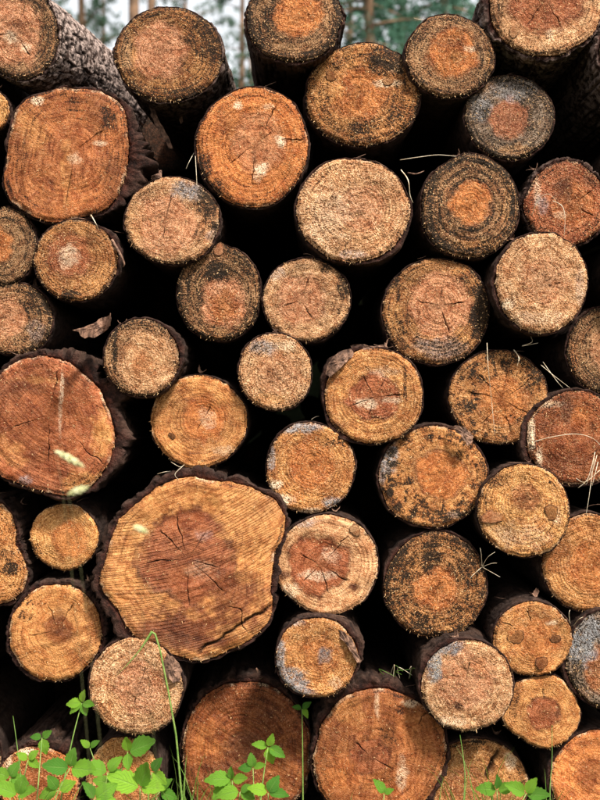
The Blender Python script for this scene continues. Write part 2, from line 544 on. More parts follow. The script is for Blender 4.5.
L(66, 155, 60, 66, 'large squarish orange-brown log with dark mossy bark down one side', poly=[(30, 96), (65, 88), (100, 91), (121, 104), (127, 128), (127, 150), (125, 172), (117, 195), (101, 211), (58, 222), (35, 217), (12, 202), (3, 182), (8, 145), (15, 112)],
  y0=-0.03, sap='sienna', heart=(75, 150, 26, 26, 0.35, 'red'), mold=0.22, ring=0.38, rough=0.6, kerf=(80, 4.2, 0.40, -0.5),
  marks=[('dark', 95, 110, 14, 30, 0.35), ('mold', 108, 120, 8, 18, 0.8), ('pale', 37, 100, 6, 5, 1.0), ('yellow', 66, 165, 6, 40, 0.45), ('pale', 74, 158, 7, 8, 0.45), ('yellow', 32, 130, 16, 26, 0.4), ('dark', 110, 180, 12, 26, 0.4), ('pale', 100, 143, 7, 3, 0.7), ('dark', 74, 100, 12, 7, 0.4), ('mold', 72, 104, 10, 9, 0.35)],
  cracks=[(35, .05, .5, 3, 8), (262, .1, .7, 3, 6)], bark=6, barkpts=[(5, 14, 40), (-25, 10, 25)])
L(252, 147, 56, 61, 'orange-brown log scarred with chalky pale chips and short cracks', y0=-0.02, sap='orange', heart=(258, 142, 27, 30, 0.6, 'pink'), mold=0.2, ring=0.35, rough=0.6,
  marks=[('pale', 238, 106, 6, 5, 1.1), ('pale', 280, 141, 6, 6, 1.1), ('pale', 261, 171, 8, 10, 1.0), ('mold', 207, 165, 9, 16, 0.8), ('mold', 215, 188, 9, 12, 0.5), ('dark', 254, 155, 3, 14, 0.5), ('dark', 225, 120, 10, 16, 0.3), ('pale', 268, 107, 6, 3, 0.4)],
  cracks=[(62, .3, .72, 5, 12), (5, .5, .85, 4, 10), (215, .05, .5, 2.5, 8), (262, .2, .6, 3, 8), (35, .02, .3, 2.5, 8)], bark=4)
L(353, 210, 57, 53, 'broad pale tan log with faint pink heart and a single short crack', y0=-0.05, sap='tan', heart=(362, 208, 25, 24, 0.6, 'pink'), mold=0.16, ring=0.6, rough=0.95,
  marks=[('pale', 330, 215, 22, 30, 0.3), ('grey', 352, 255, 14, 5, 0.5), ('mold', 396, 240, 10, 16, 0.3)], cracks=[(250, .55, .85, 4, 8)], bark=4, barkpts=[(-50, 4, 30)])
L(470, 206, 49, 53, 'olive log with speckled mouldy rings round a compact orange heart', y0=-0.02, sap='olive', heart=(471, 202, 21, 21, 0.95, 'orange'), mold=0.52, mring=0.7, ring=0.7,
  marks=[('mold', 436, 206, 10, 34, 0.3), ('yellow', 480, 246, 26, 8, 0.6), ('dark', 490, 212, 6, 14, 0.5), ('yellow', 505, 200, 7, 26, 0.3)], bark=4)
L(567, 203, 42, 43, 'red-brown log with scalloped bark rim and dark stained middle', y0=0.0, sap='red', heart=(575, 205, 22, 22, 0.4, 'orange'), mold=0.3, lump=0.09,
  marks=[('dark', 564, 190, 10, 14, 0.8), ('dark', 590, 178, 8, 10, 0.5), ('grey', 541, 205, 7, 12, 0.6), ('pale', 537, 190, 4, 14, 0.5), ('pale', 560, 215, 10, 4, 0.4)], cracks=[(40, .1, .6, 3, 9), (330, .1, .6, 3, 8)], bark=8, flake=0.5)
L(172, 220, 48, 44, 'pinkish log with a slate-grey mouldy right rim and one upright crack', y0=-0.04, sap='tan', heart=(164, 224, 30, 30, 0.75, 'pink'), mold=0.2, rough=0.9,
  marks=[('mold', 208, 205, 14, 26, 0.9), ('grey', 192, 190, 18, 12, 0.9), ('grey', 213, 235, 7, 12, 0.5), ('mold', 200, 235, 8, 12, 0.4), ('yellow', 135, 225, 10, 26, 0.3)], cracks=[(80, .05, .55, 3.5, 10), (262, .05, .35, 3, 9)], bark=4)
L(6, 246, 29, 39, 'olive mould-ringed log at the left edge beside the red-hearted one', y0=-0.02, sap='olive', heart=(-2, 246, 15, 17, 0.9, 'orange'), mold=0.52, mring=0.6, bark=4)
L(75, 260, 42, 41, 'amber log with a pale-centred red heart and a twig at its side', y0=-0.04, sap='ochre', heart=(69, 256, 22, 22, 0.9, 'red'), mold=0.25, mring=0.2, ring=0.85,
  marks=[('pale', 68, 256, 11, 12, 0.6), ('mold', 72, 295, 12, 6, 0.9), ('mold', 45, 262, 12, 24, 0.3), ('dark', 90, 240, 14, 10, 0.3)], bark=4, barkpts=[(15, 5, 25)])  # dark spot near the top paints soft shade from the log above
L(218, 293, 43, 48, 'mouldy olive log with bright heart-shaped orange core under a notch', y0=-0.02, sap='olive', heart=(224, 302, 25, 25, 1.0, 'pink'), mold=0.66, mring=0.3,
  marks=[('mold', 219, 272, 12, 12, 1.0), ('dark', 219, 276, 7, 9, 0.8), ('yellow', 220, 335, 30, 7, 0.3), ('orange', 224, 308, 20, 18, 0.8)], knots=[(219, 250, 6, 6.5, 0, 'pink')], bark=3)
L(307, 300, 44, 42, 'tan log with black mould chips along one rim and pink cracked heart', y0=-0.03, sap='tan', heart=(300, 300, 24, 25, 0.8, 'pink'), mold=0.14, rough=0.9,
  marks=[('mold', 344, 286, 8, 18, 0.95), ('mold', 326, 270, 7, 7, 0.8), ('grey', 275, 272, 12, 8, 0.5), ('mold', 340, 312, 8, 8, 0.3)], cracks=[(70, .02, .5, 3, 10), (200, .02, .4, 3, 9), (300, .02, .4, 3, 9)], bark=4)
L(436, 311, 54, 54, 'log with big pink cracked heart, one side stained nearly black', y0=0.0, sap='ochre', heart=(440, 304, 32, 33, 0.85, 'pink'), mold=0.30, mring=0.15, ring=0.8,
  marks=[('mold', 482, 312, 15, 30, 1.2), ('grey', 440, 348, 28, 12, 0.6), ('mold', 440, 345, 30, 10, 0.35), ('mold', 402, 330, 9, 26, 0.35), ('mold', 398, 285, 3, 14, 0.6), ('mold', 462, 280, 14, 12, 0.3), ('yellow', 394, 315, 9, 26, 0.3)],
  cracks=[(5, .02, .45, 4, 11), (170, .02, .35, 3, 9), (290, .02, .45, 3.5, 10), (80, .02, .35, 3, 9)], bark=4)
L(542, 282, 46, 51, 'clean pale straw-coloured log with barely visible heart and thin white rim', y0=-0.06, sap='tan', heart=(545, 280, 22, 24, 0.45, 'pink'), mold=0.12, mring=0.05, ring=0.45, rough=0.95,
  marks=[('pale', 540, 318, 30, 8, 0.35), ('pale', 508, 305, 6, 6, 0.8), ('grey', 580, 290, 5, 22, 0.3)], bark=4, barkpts=[(195, 4, 30)])
L(13, 319, 40, 36, 'greyish mouldy log at the left edge above the huge bark-rimmed end', y0=-0.02, sap='olive', heart=(2, 318, 26, 22, 0.7, 'pink'), mold=0.45, mring=0.3,
  marks=[('mold', 35, 305, 14, 16, 0.5), ('grey', 36, 332, 10, 12, 0.5)], bark=4)
L(141, 358, 38, 39, 'small log with pale inner disc pushed to one side of a darker crescent', y0=-0.08, sap='olive', heart=(148, 362, 29, 31, 1.0, 'tan'), mold=0.34, mring=0.2, ring=0.6,
  marks=[('orange', 142, 362, 13, 14, 0.5), ('mold', 115, 350, 3, 28, 0.7), ('mold', 140, 326, 26, 7, 0.3)], bark=4, barkpts=[(25, 6, 35)])
L(275, 372, 37, 39, 'smallish straw-coloured log with a grey upper corner', y0=-0.05, sap='tan', heart=(277, 374, 19, 20, 0.4, 'pink'), mold=0.2, mring=0.1, ring=0.6, rough=0.9,
  marks=[('grey', 262, 347, 14, 10, 0.8), ('mold', 258, 350, 10, 8, 0.35), ('pale', 284, 346, 14, 5, 0.5), ('yellow', 270, 400, 22, 7, 0.5)], bark=3)
L(374, 396, 50, 48, 'golden log with crisp star-cracked red heart and loose bark at its shoulder', y0=-0.04, sap='gold', heart=(375, 397, 27, 23, 1.0, 'red'), mold=0.12, ring=0.6, rough=0.7,
  marks=[('pale', 366, 403, 12, 6, 0.8), ('pale', 390, 400, 10, 4, 0.5), ('mold', 405, 385, 2.2, 30, 0.8), ('pale', 384, 372, 20, 6, 0.3), ('dark', 340, 425, 16, 4, 0.35)],
  cracks=[(5, .02, .5, 3.5, 10), (120, .02, .4, 3, 9), (200, .02, .45, 3, 9), (60, .02, .4, 2.5, 8), (250, .02, .4, 3, 8)], bark=4, barkpts=[(140, 8, 30), (225, 5, 20)])
L(499, 397, 50, 48, 'amber log with starry radial cracks and a broken ring of black blotches', y0=0.0, sap='ochre', heart=(503, 400, 25, 24, 0.7, 'orange'), mold=0.2, streak=0.75, ring=0.5, rough=0.7,
  marks=[('mold', 535, 372, 12, 16, 0.6), ('mold', 466, 405, 12, 8, 0.6), ('mold', 520, 415, 12, 8, 0.5), ('mold', 470, 372, 12, 10, 0.4), ('dark', 528, 395, 10, 14, 0.35), ('mold', 500, 355, 30, 8, 0.4)],
  cracks=[(35, .03, .75, 3, 9), (80, .03, .6, 2.5, 8), (130, .03, .6, 3, 8), (165, .03, .6, 2.5, 8), (230, .03, .6, 2.5, 8), (285, .03, .7, 3, 8), (330, .03, .6, 2.5, 8)], bark=3)
L(605, 350, 37, 43, 'mould-speckled brown log poking in at the right edge with amber rim', y0=0.0, sap='olive', heart=(612, 352, 22, 24, 0.5, 'pink'), mold=0.48, mring=0.2, marks=[('orange', 573, 365, 5, 22, 0.7)], bark=5)
L(45, 425, 70, 72, 'huge red-brown log with thick broken bark and a pale split', poly=[(0, 375), (15, 362), (40, 355), (65, 361), (85, 375), (99, 391), (109, 414), (114, 437), (107, 466), (90, 486), (65, 496), (35, 490), (5, 479), (-14, 462), (-24, 430), (-19, 397)],
  y0=-0.07, sap='red', heart=(50, 412, 45, 44, 0.6, 'rust'), mold=0.14, ring=0.25, rough=0.45, kerf=(-38, 4.5, 0.5, 0.3), tilt=(0.05, -0.02),
  marks=[('yellow', 103, 432, 12, 26, 0.9), ('yellow', 82, 482, 22, 12, 0.8), ('pale', 62, 388, 2.5, 18, 0.55), ('pale', 60, 415, 2, 24, 0.3), ('dark', 20, 385, 26, 14, 0.4), ('dark', 66, 382, 5, 5, 0.6), ('yellow', 10, 450, 20, 18, 0.45), ('grey', 25, 480, 8, 5, 0.5), ('yellow', 35, 380, 26, 4, 0.3)],  # yellow at right and foot paints the sunlit patch, dark upper left its shade
  cracks=[(78, .05, .75, 3.5, 10), (268, .05, .55, 3, 9), (315, .55, .95, 4, 10), (200, .1, .5, 2.5, 6)], bark=8, barkpts=[(0, 13, 35), (40, 8, 30), (-35, 6, 25), (75, 5, 20)], lump=0.0)
L(198, 421, 49, 47, 'honey-coloured log with ring-shaped russet heart and one tiny knot', y0=-0.02, sap='gold', heart=(204, 419, 22, 23, 0.85, 'orange'), mold=0.1, ring=0.5, rough=0.55, kerf=(3, 4.0, 0.22, 0.2),
  marks=[('dark', 170, 405, 16, 30, 0.2), ('pale', 228, 450, 16, 5, 0.3), ('dark', 222, 457, 12, 3, 0.5), ('pale', 206, 418, 9, 10, 0.35)], cracks=[(60, .02, .3, 3.5, 10), (240, .02, .2, 3.5, 9)], knots=[(172, 436, 4, 3.2, -30, 'dark')], bark=3)
L(311, 468, 45, 46, 'gold log with russet core, whitish lower rim and slate-grey upper rim', y0=-0.03, sap='gold', heart=(312, 464, 23, 24, 0.85, 'orange'), mold=0.12, ring=0.6, rough=0.7,
  marks=[('grey', 300, 427, 28, 7, 1.0), ('pale', 274, 485, 8, 5, 1.0), ('pale', 285, 500, 12, 6, 1.0), ('grey', 340, 503, 18, 7, 1.0), ('grey', 271, 455, 5, 20, 0.8), ('mold', 335, 443, 12, 5, 0.6), ('pale', 308, 512, 14, 4, 0.7)], bark=3)
L(433, 476, 55, 51, 'gold log dashed with black radial streaks round a clean orange heart', y0=-0.01, sap='gold', heart=(441, 475, 26, 24, 1.0, 'orange'), mold=0.14, streak=0.85, ring=0.4, rough=0.65,
  marks=[('grey', 390, 452, 12, 18, 1.1), ('grey', 384, 468, 6, 14, 1.0), ('mold', 392, 505, 14, 14, 0.5), ('mold', 440, 515, 40, 9, 0.6), ('grey', 455, 514, 9, 6, 0.8), ('mold', 480, 480, 8, 26, 0.5), ('mold', 465, 440, 18, 8, 0.4)], bark=5)
L(577, 438, 50, 48, 'dark wet red log with white rim and a straw lying across it', y0=-0.02, sap='rust', heart=(572, 432, 18, 18, 0.6, 'red'), mold=0.22, ring=0.2, rough=0.6,
  marks=[('dark', 567, 410, 8, 18, 0.8), ('dark', 560, 465, 28, 14, 0.5), ('pale', 532, 432, 3.5, 26, 1.2), ('pale', 540, 458, 4, 12, 0.8), ('orange', 580, 418, 10, 12, 0.5), ('pale', 548, 405, 14, 4, 0.5), ('dark', 545, 430, 10, 18, 0.4)], bark=5, barkpts=[(170, 4, 40), (225, 6, 30)])
L(524, 511, 46, 47, 'pale gold log with two brown knots either side of its speckled core', y0=-0.05, sap='yellow', heart=(526, 497, 14, 14, 0.6, 'red'), mold=0.14, mring=0.1, ring=0.75, rough=0.75,
  marks=[('mold', 500, 480, 12, 10, 0.5), ('pale', 524, 535, 34, 16, 0.25), ('mold', 549, 482, 2.2, 2, 1.2), ('mold', 488, 500, 5, 14, 0.35), ('pale', 556, 515, 5, 10, 0.4)], knots=[(494, 517, 16, 7, 14, 'pink'), (551, 512, 8.5, 8, 0, 'brown')], bark=3)
L(-15, 553, 40, 52, 'gold log with black moss patches sliced by the left edge', poly=[(-10, 501), (2, 505), (11, 515), (15, 530), (14, 545), (21, 556), (26, 574), (22, 592), (8, 603), (-14, 606), (-40, 595), (-54, 560), (-50, 520), (-32, 504)],
  y0=-0.02, sap='gold', mold=0.2, rough=0.6, marks=[('mold', 10, 568, 12, 8, 1.2), ('mold', 5, 555, 10, 6, 0.6), ('orange', 5, 530, 10, 14, 0.5)], bark=6, barkpts=[(20, 6, 30)], lump=0.0)
L(64, 537, 35, 33.5, 'small smooth honey-yellow log wedged below the huge bark-rimmed end', y0=-0.01, sap='yellow', heart=(70, 540, 18, 18, 0.7, 'orange'), mold=0.08, ring=0.35, rough=0.5,
  marks=[('mold', 38, 550, 6, 12, 0.5), ('dark', 64, 508, 26, 8, 0.2)], bark=2.5)  # dark band along the top paints the overhanging log's soft shadow
L(190, 565, 92, 90, 'largest log of the pile, saw-grooved gold end with lobed red heart', poly=[(101, 575), (107, 548), (118, 522), (135, 505), (160, 485), (185, 478), (217, 481), (250, 487), (274, 500), (286, 518), (283, 537), (276, 551), (271, 570), (270, 590), (273, 606), (268, 624), (243, 645), (207, 660), (180, 656), (158, 649), (134, 634), (118, 610), (106, 595)],
  y0=-0.08, sap='gold', heart=(187, 558, 47, 46, 1.0, 'garnet'), mold=0.06, ring=0.3, rough=0.28, kerf=(17, 3.8, 0.9, 0.15), tilt=(0.03, 0.02),
  marks=[('umber', 190, 630, 64, 26, 1.0), ('umber', 240, 598, 34, 30, 0.85), ('umber', 160, 636, 30, 16, 0.6), ('yellow', 130, 540, 22, 26, 0.5), ('yellow', 245, 510, 32, 24, 0.4), ('yellow', 243, 535, 30, 7, 0.5), ('dark', 175, 640, 30, 10, 0.4), ('pale', 200, 570, 16, 10, 0.15), ('grey', 205, 535, 10, 7, 0.25), ('yellow', 230, 632, 26, 9, 0.5), ('dark', 205, 646, 40, 3, 0.3)],
  cracks=[(132, .02, .46, 4, 14), (105, .12, .5, 4, 12), (185, .02, .42, 3.5, 10), (320, .02, .42, 3, 9), (345, .02, .3, 3, 9), (55, .03, .3, 3, 8), (270, .05, .4, 3, 8), (312, .62, .98, 5, 14)], splits=[(198, 652, 276, 603, 1.6, 8, 5)], bark=9, barkpts=[(115, 6, 40), (75, 3, 25), (165, 5, 22), (-5, 9, 11), (225, 9, 20), (-18, 4, 8)], lump=0.0)
L(327, 565, 52, 50, 'tan log with tidy round red heart, ringed knot and dark wedge', y0=-0.05, sap='tan', heart=(319, 565, 30, 29, 1.0, 'red'), mold=0.08, ring=0.45, rough=0.6, kerf=(-20, 4.5, 0.3, 0.2),
  marks=[('dark', 353, 586, 10, 5, 1.0), ('pale', 315, 575, 22, 6, 0.6), ('pale', 330, 555, 10, 10, 0.3), ('grey', 300, 522, 20, 5, 0.5), ('pale', 290, 590, 12, 8, 0.5), ('dark', 284, 575, 7, 4, 0.8), ('dark', 340, 547, 8, 3, 0.4)],
  cracks=[(45, .02, .65, 3, 10), (150, .02, .4, 3, 9), (225, .02, .45, 3, 9), (285, .02, .5, 3, 9), (330, .02, .5, 3, 9)], knots=[(355, 530, 6, 6.5, 0, 'tan')], bark=3)
L(436, 585, 52, 53, 'green-black mouldy amber log with orange heart and ragged lower edge', y0=-0.01, sap='ochre', heart=(437, 589, 22, 21, 1.0, 'orange'), mold=0.48, mring=0.2, streak=0.4, rough=0.9,
  marks=[('mold', 432, 560, 12, 14, 0.7), ('mold', 420, 620, 10, 9, 0.7), ('mold', 465, 570, 14, 18, 0.4), ('mold', 400, 560, 14, 20, 0.3), ('yellow', 440, 632, 36, 6, 0.7), ('grey', 470, 545, 8, 6, 0.5)], bark=4, barkpts=[(140, 4, 20)])
L(588, 563, 45, 49, 'caramel log with concentric russet heart at the right edge', y0=-0.02, sap='gold', heart=(592, 565, 25, 26, 0.75, 'orange'), mold=0.12, ring=0.7, rough=0.6, marks=[('dark', 560, 545, 12, 26, 0.2)], bark=4)
L(55, 633, 46, 49, 'bark-rimmed gold log with slanting saw lines and dark star in the middle', y0=-0.04, sap='gold', heart=(58, 630, 14, 13, 0.8, 'rust'), mold=0.12, ring=0.25, rough=0.45, kerf=(22, 5.2, 0.5, 0.1), lump=0.06,
  marks=[('dark', 58, 620, 8, 14, 0.6), ('dark', 62, 632, 14, 6, 0.5), ('mold', 25, 615, 10, 6, 0.5), ('mold', 35, 605, 12, 6, 0.35), ('yellow', 70, 600, 26, 10, 0.4)],
  cracks=[(60, .1, .6, 3, 9), (110, .1, .5, 3, 8), (190, .1, .5, 3, 8)], bark=7, barkpts=[(5, 3, 40), (95, 3, 25), (215, 4, 25)])
L(135, 687, 47, 49, 'fuzzy pale log beneath the largest end, leafy sprig in front', y0=-0.09, sap='tan', heart=(139, 688, 25, 26, 0.8, 'pink'), mold=0.1, ring=0.6, rough=1.0, marks=[('yellow', 108, 710, 16, 22, 0.3), ('pale', 172, 668, 6, 10, 0.6)],
  cracks=[(70, .02, .4, 2.5, 8), (255, .02, .4, 2.5, 8)], bark=4)
L(316, 658, 41, 41, 'log with wide blue-grey crescent and grey smudge at its centre', y0=-0.10, sap='gold', heart=(322, 655, 18, 18, 0.6, 'orange'), mold=0.1, ring=0.45, rough=0.75,
  marks=[('grey', 290, 682, 16, 18, 1.3), ('grey', 280, 660, 7, 24, 1.2), ('grey', 325, 654, 8, 9, 0.9), ('grey', 300, 692, 20, 8, 1.2), ('grey', 293, 622, 12, 6, 0.8), ('mold', 318, 640, 12, 4, 0.3), ('pale', 335, 685, 8, 8, 0.4)], bark=4, barkpts=[(20, 6, 40)], vp=(330, 420))
L(468, 686, 46, 46, 'fuzzy pinkish log with frosty blue-white crescent on its shoulder', y0=-0.08, sap='tan', heart=(466, 680, 28, 28, 0.7, 'pink'), mold=0.08, rough=1.0, ring=0.35,
  marks=[('grey', 434, 665, 9, 22, 1.3), ('grey', 447, 648, 16, 8, 1.2), ('pale', 437, 662, 5, 18, 0.8), ('dark', 458, 706, 5, 4, 1.0), ('orange', 480, 664, 8, 8, 0.4), ('pale', 450, 722, 18, 6, 0.5)], cracks=[(80, .05, .4, 3, 9)], bark=4, barkpts=[(140, 6, 40)])
L(533, 640, 40, 38, 'log with three dark knots arranged like a face', y0=-0.06, sap='gold', heart=(536, 640, 27, 20, 0.6, 'orange'), mold=0.08, ring=0.4, rough=0.6,
  marks=[('orange', 541, 655, 13, 16, 0.7), ('dark', 545, 615, 12, 4, 0.3), ('yellow', 520, 662, 14, 10, 0.5), ('yellow', 505, 640, 7, 12, 0.5), ('pale', 552, 623, 8, 3, 0.7)],
  knots=[(516, 637, 9, 8, 0, 'brown'), (555, 638.5, 6, 5.8, 0, 'dark'), (541.5, 663, 6.5, 8.5, 0, 'rust')], cracks=[(105, .5, .8, 4, 10), (150, .65, .95, 4, 10)], bark=3)
L(542, 713, 39.5, 36, 'clean angular honey log with small red heart ringed in dark brown', poly=[(502, 708), (507, 694), (518, 683), (533, 678), (556, 677), (566, 684), (575, 695), (581, 712), (578, 728), (566, 742), (546, 749), (528, 743), (510, 731), (503, 720)],
  y0=-0.05, sap='gold', heart=(545, 714, 16.5, 16.5, 1.0, 'red'), mold=0.07, ring=0.35, rough=0.45, marks=[('mold', 514, 705, 8, 18, 0.45), ('yellow', 566, 725, 12, 14, 0.5), ('dark', 558, 712, 3, 8, 0.7)], cracks=[(92, .38, .6, 4, 9)], bark=3, lump=0.0)
L(605, 661, 37, 48, 'slate-grey log with brown centre cut by the right edge', y0=-0.06, sap='grey', heart=(602, 668, 17, 24, 0.7, 'orange'), mold=0.35,
  marks=[('grey', 582, 645, 16, 28, 1.2), ('grey', 592, 628, 18, 14, 1.0), ('mold', 578, 675, 8, 18, 0.6), ('pale', 592, 650, 10, 5, 0.5)], bark=5, barkpts=[(200, 3, 30)])
L(246, 755, 66, 74, 'dark umber log at ground level with pale saw scratches, three-leaf sprig before it', y0=0.03, sap='rust', heart=(242, 748, 22, 17, 0.6, 'dark'), mold=0.14, ring=0.5, rough=0.5, kerf=(-28, 7.0, 0.35, 0.1),
  marks=[('dark', 250, 705, 46, 20, 0.35), ('dark', 215, 780, 26, 26, 0.35), ('orange', 205, 735, 22, 18, 0.5), ('orange', 205, 750, 26, 14, 0.6), ('orange', 280, 770, 22, 26, 0.4)], bark=6, barkpts=[(100, 5, 50)])
L(379, 757, 67, 66, 'big flat-topped orange log at ground level with oval grooved heart', poly=[(313, 760), (322, 726), (340, 701), (360, 692), (385, 689), (412, 699), (436, 715), (447, 742), (443, 770), (430, 795), (408, 815), (375, 823), (340, 815), (320, 792)],
  y0=-0.02, sap='sienna', heart=(369, 756, 20, 17, 1.0, 'red'), mold=0.14, ring=0.25, rough=0.45, kerf=(86, 5.5, 0.3, 0.0),
  marks=[('mold', 388, 735, 10, 20, 0.45), ('dark', 390, 730, 10, 22, 0.35), ('mold', 400, 710, 4, 5, 0.6), ('pale', 402, 772, 6, 18, 0.5), ('yellow', 350, 710, 20, 16, 0.4), ('pale', 410, 703, 9, 4, 0.6), ('dark', 368, 757, 14, 10, 0.35), ('pale', 377, 705, 3, 14, 0.4), ('orange', 340, 775, 16, 20, 0.5)],
  cracks=[(140, .02, .28, 3.5, 10), (330, .02, .28, 3.5, 10), (35, .75, .98, 4, 9)], bark=7, barkpts=[(95, 8, 35), (140, 5, 25), (-35, 4, 25)], lump=0.0)
L(478, 786, 51, 47, 'brown log low on the ground with a slanted dark gash', y0=0.0, sap='ochre', heart=(468, 790, 22, 20, 0.6, 'red'), mold=0.2, rough=0.7, ring=0.4,
  marks=[('pale', 511, 762, 8, 9, 0.7), ('dark', 492, 765, 4, 12, 0.7), ('dark', 454, 775, 6, 6, 0.5), ('mold', 470, 745, 24, 6, 0.4)], splits=[(484, 778, 498, 750, 2.2, 14, 0)], bark=4)
L(598, 780, 47, 49, 'brown log in the ground row at the right edge with slanting pale saw lines', y0=-0.03, sap='orange', heart=(592, 772, 16, 15, 0.5, 'rust'), mold=0.1, ring=0.3, rough=0.5, kerf=(-35, 6.5, 0.5, 0.1),
  marks=[('dark', 590, 745, 20, 6, 0.3)], bark=4, barkpts=[(175, 3, 40)])
L(124, 781, 37, 44, 'tan-gold log at ground level half hidden by broad bramble leaves', y0=-0.03, sap='gold', mold=0.15, ring=0.4, rough=0.7, heart=(124, 782, 18, 20, 0.6, 'orange'), bark=3)
L(38, 786, 42, 39, 'orange log with white rim and purplish bark collar behind bramble leaves', y0=-0.01, sap='orange', mold=0.2, rough=0.7, heart=(36, 786, 18, 18, 0.5, 'red'), marks=[('pale', 27, 752, 10, 4, 1.0), ('pale', 8, 765, 5, 12, 0.7)], bark=7, barkpts=[(60, 8, 40)])
NVIS = len(LOGS)
# neighbours just beyond the frame that carry and shade the visible ones
FL = 'weathered pine log in the stack\'s left flank beyond the huge bark-rimmed end'
FR = 'weathered pine log in the stack\'s right flank beyond the dark wet red log'
for (u, v, r_) in [(-75, 40, 50), (-95, 150, 58), (-90, 268, 52), (-98, 375, 48), (-105, 470, 46), (-118, 565, 46), (-60, 650, 46), (-60, 762, 62), (-155, 660, 46), (-175, 780, 48)]:
    L(u, v, r_, r_, FL, sap='ochre', mold=0.35, heart=(u, v, r_ * .45, r_ * .45, 0.8, 'orange'), bark=4, group='logs in the left flank of the stack')
for (u, v, r_) in [(665, 170, 52), (660, 275, 48), (700, 370, 48), (690, 470, 50), (690, 575, 50), (695, 680, 50), (702, 788, 48)]:
    L(u, v, r_, r_, FR, sap='ochre', mold=0.35, heart=(u, v, r_ * .45, r_ * .45, 0.8, 'orange'), bark=4, group='logs in the right flank of the stack')
# filler logs added deep in the gaps; near-black ends stand in for shade
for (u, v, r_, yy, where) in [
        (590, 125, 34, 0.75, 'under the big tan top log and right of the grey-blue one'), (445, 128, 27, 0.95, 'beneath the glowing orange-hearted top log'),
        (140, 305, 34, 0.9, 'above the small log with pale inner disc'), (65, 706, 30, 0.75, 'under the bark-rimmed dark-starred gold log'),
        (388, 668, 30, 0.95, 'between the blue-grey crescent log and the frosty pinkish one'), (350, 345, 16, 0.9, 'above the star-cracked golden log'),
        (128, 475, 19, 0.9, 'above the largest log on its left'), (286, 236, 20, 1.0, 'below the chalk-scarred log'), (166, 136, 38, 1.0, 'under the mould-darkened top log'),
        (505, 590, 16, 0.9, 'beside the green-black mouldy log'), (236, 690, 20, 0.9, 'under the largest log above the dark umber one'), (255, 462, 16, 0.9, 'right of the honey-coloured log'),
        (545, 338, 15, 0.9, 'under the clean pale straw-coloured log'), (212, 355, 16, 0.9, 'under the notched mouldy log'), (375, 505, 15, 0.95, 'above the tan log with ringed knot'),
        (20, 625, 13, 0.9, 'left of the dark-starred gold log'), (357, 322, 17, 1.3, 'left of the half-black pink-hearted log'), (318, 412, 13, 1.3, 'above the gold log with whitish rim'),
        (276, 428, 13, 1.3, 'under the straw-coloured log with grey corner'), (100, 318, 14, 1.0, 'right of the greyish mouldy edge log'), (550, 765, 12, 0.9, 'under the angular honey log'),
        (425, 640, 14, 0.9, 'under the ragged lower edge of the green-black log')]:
    L(u, v, r_, r_, 'shade-blackened filler log recessed ' + where, y0=yy, sap='dark', mold=1.0, bark=3, group='filler logs added in the gaps of the stack')

LOG_LEN = 3.0


def outline(d, seed):
    """closed outline in photo pixels (N,2), image coords with v down"""
    if d['poly']:
        P = np.array(d['poly'], float)
        n = len(P)
        out = []
        for i in range(n):
            p0, p1, p2, p3 = P[(i - 1) % n], P[i], P[(i + 1) % n], P[(i + 2) % n]
            for t in np.linspace(0, 1, 12, endpoint=False):
                cr = 0.5 * ((2 * p1) + (-p0 + p2) * t + (2 * p0 - 5 * p1 + 4 * p2 - p3) * t ** 2 + (-p0 + 3 * p1 - 3 * p2 + p3) * t ** 3)
                out.append(0.45 * cr + 0.55 * (p1 * (1 - t) + p2 * t))
        out = np.array(out)
        c0 = out.mean(0)
        an = np.arctan2(out[:, 1] - c0[1], out[:, 0] - c0[0])
        wb = 1 + 0.05 * (fbm(np.cos(an) * 5 + 7, np.sin(an) * 5 + 7, seed=seed + 70, octv=3) - 0.5)
        return c0 + (out - c0) * wb[:, None]
    t = np.linspace(0, 2 * math.pi, 240, endpoint=False)
    k = 1 + d['lump'] * 2.2 * (fbm(np.cos(t) * 1.6 + 5, np.sin(t) * 1.6 + 5, seed=seed, octv=3) - 0.5)
    k = k / (0.5 * (k.max() + k.mean()))
    ca, sa = math.cos(R(d['rot'])), math.sin(R(d['rot']))
    x, y = d['a'] * np.cos(t) * k, d['b'] * np.sin(t) * k
    return np.stack([d['cu'] + x * ca + y * sa, d['cv'] - (-x * sa + y * ca) * 1.0], 1)


# ---- how thick each log is at its far end: grow until neighbours touch
PX = 3.0 / FPX
front = []
for i, d in enumerate(LOGS):
    if d['y0'] is None:
        d['y0'] = rnd.uniform(-0.06, 0.04)
    k = (3.0 + d['y0']) / FPX
    d['k'] = k
    d['thick'] = d['bark'] > 5
    d['bark'] *= 0.5
    c = unproj(d['cu'], d['cv'], 3.0 + d['y0'])
    d['c'] = c
    d['rw'] = math.sqrt(d['a'] * d['b']) * k
    d['ro'] = d['rw'] + d['bark'] * k * 0.8
    vp = d['vp'] or (300 + rnd.uniform(-14, 14), 400 + rnd.uniform(-12, 12))
    d['dir'] = Vector(((vp[0] - 300) / FPX, 1.0, (400 - vp[1]) / FPX))
rear = []
for d in LOGS:
    p = d['c'] + d['dir'] * LOG_LEN
    rear.append([p.x, p.z])
rear = np.array(rear)
r0 = np.array([d['ro'] for d in LOGS])
n = len(LOGS)
ref = r0.copy()
deep = np.array([d['y0'] > 0.5 for d in LOGS])
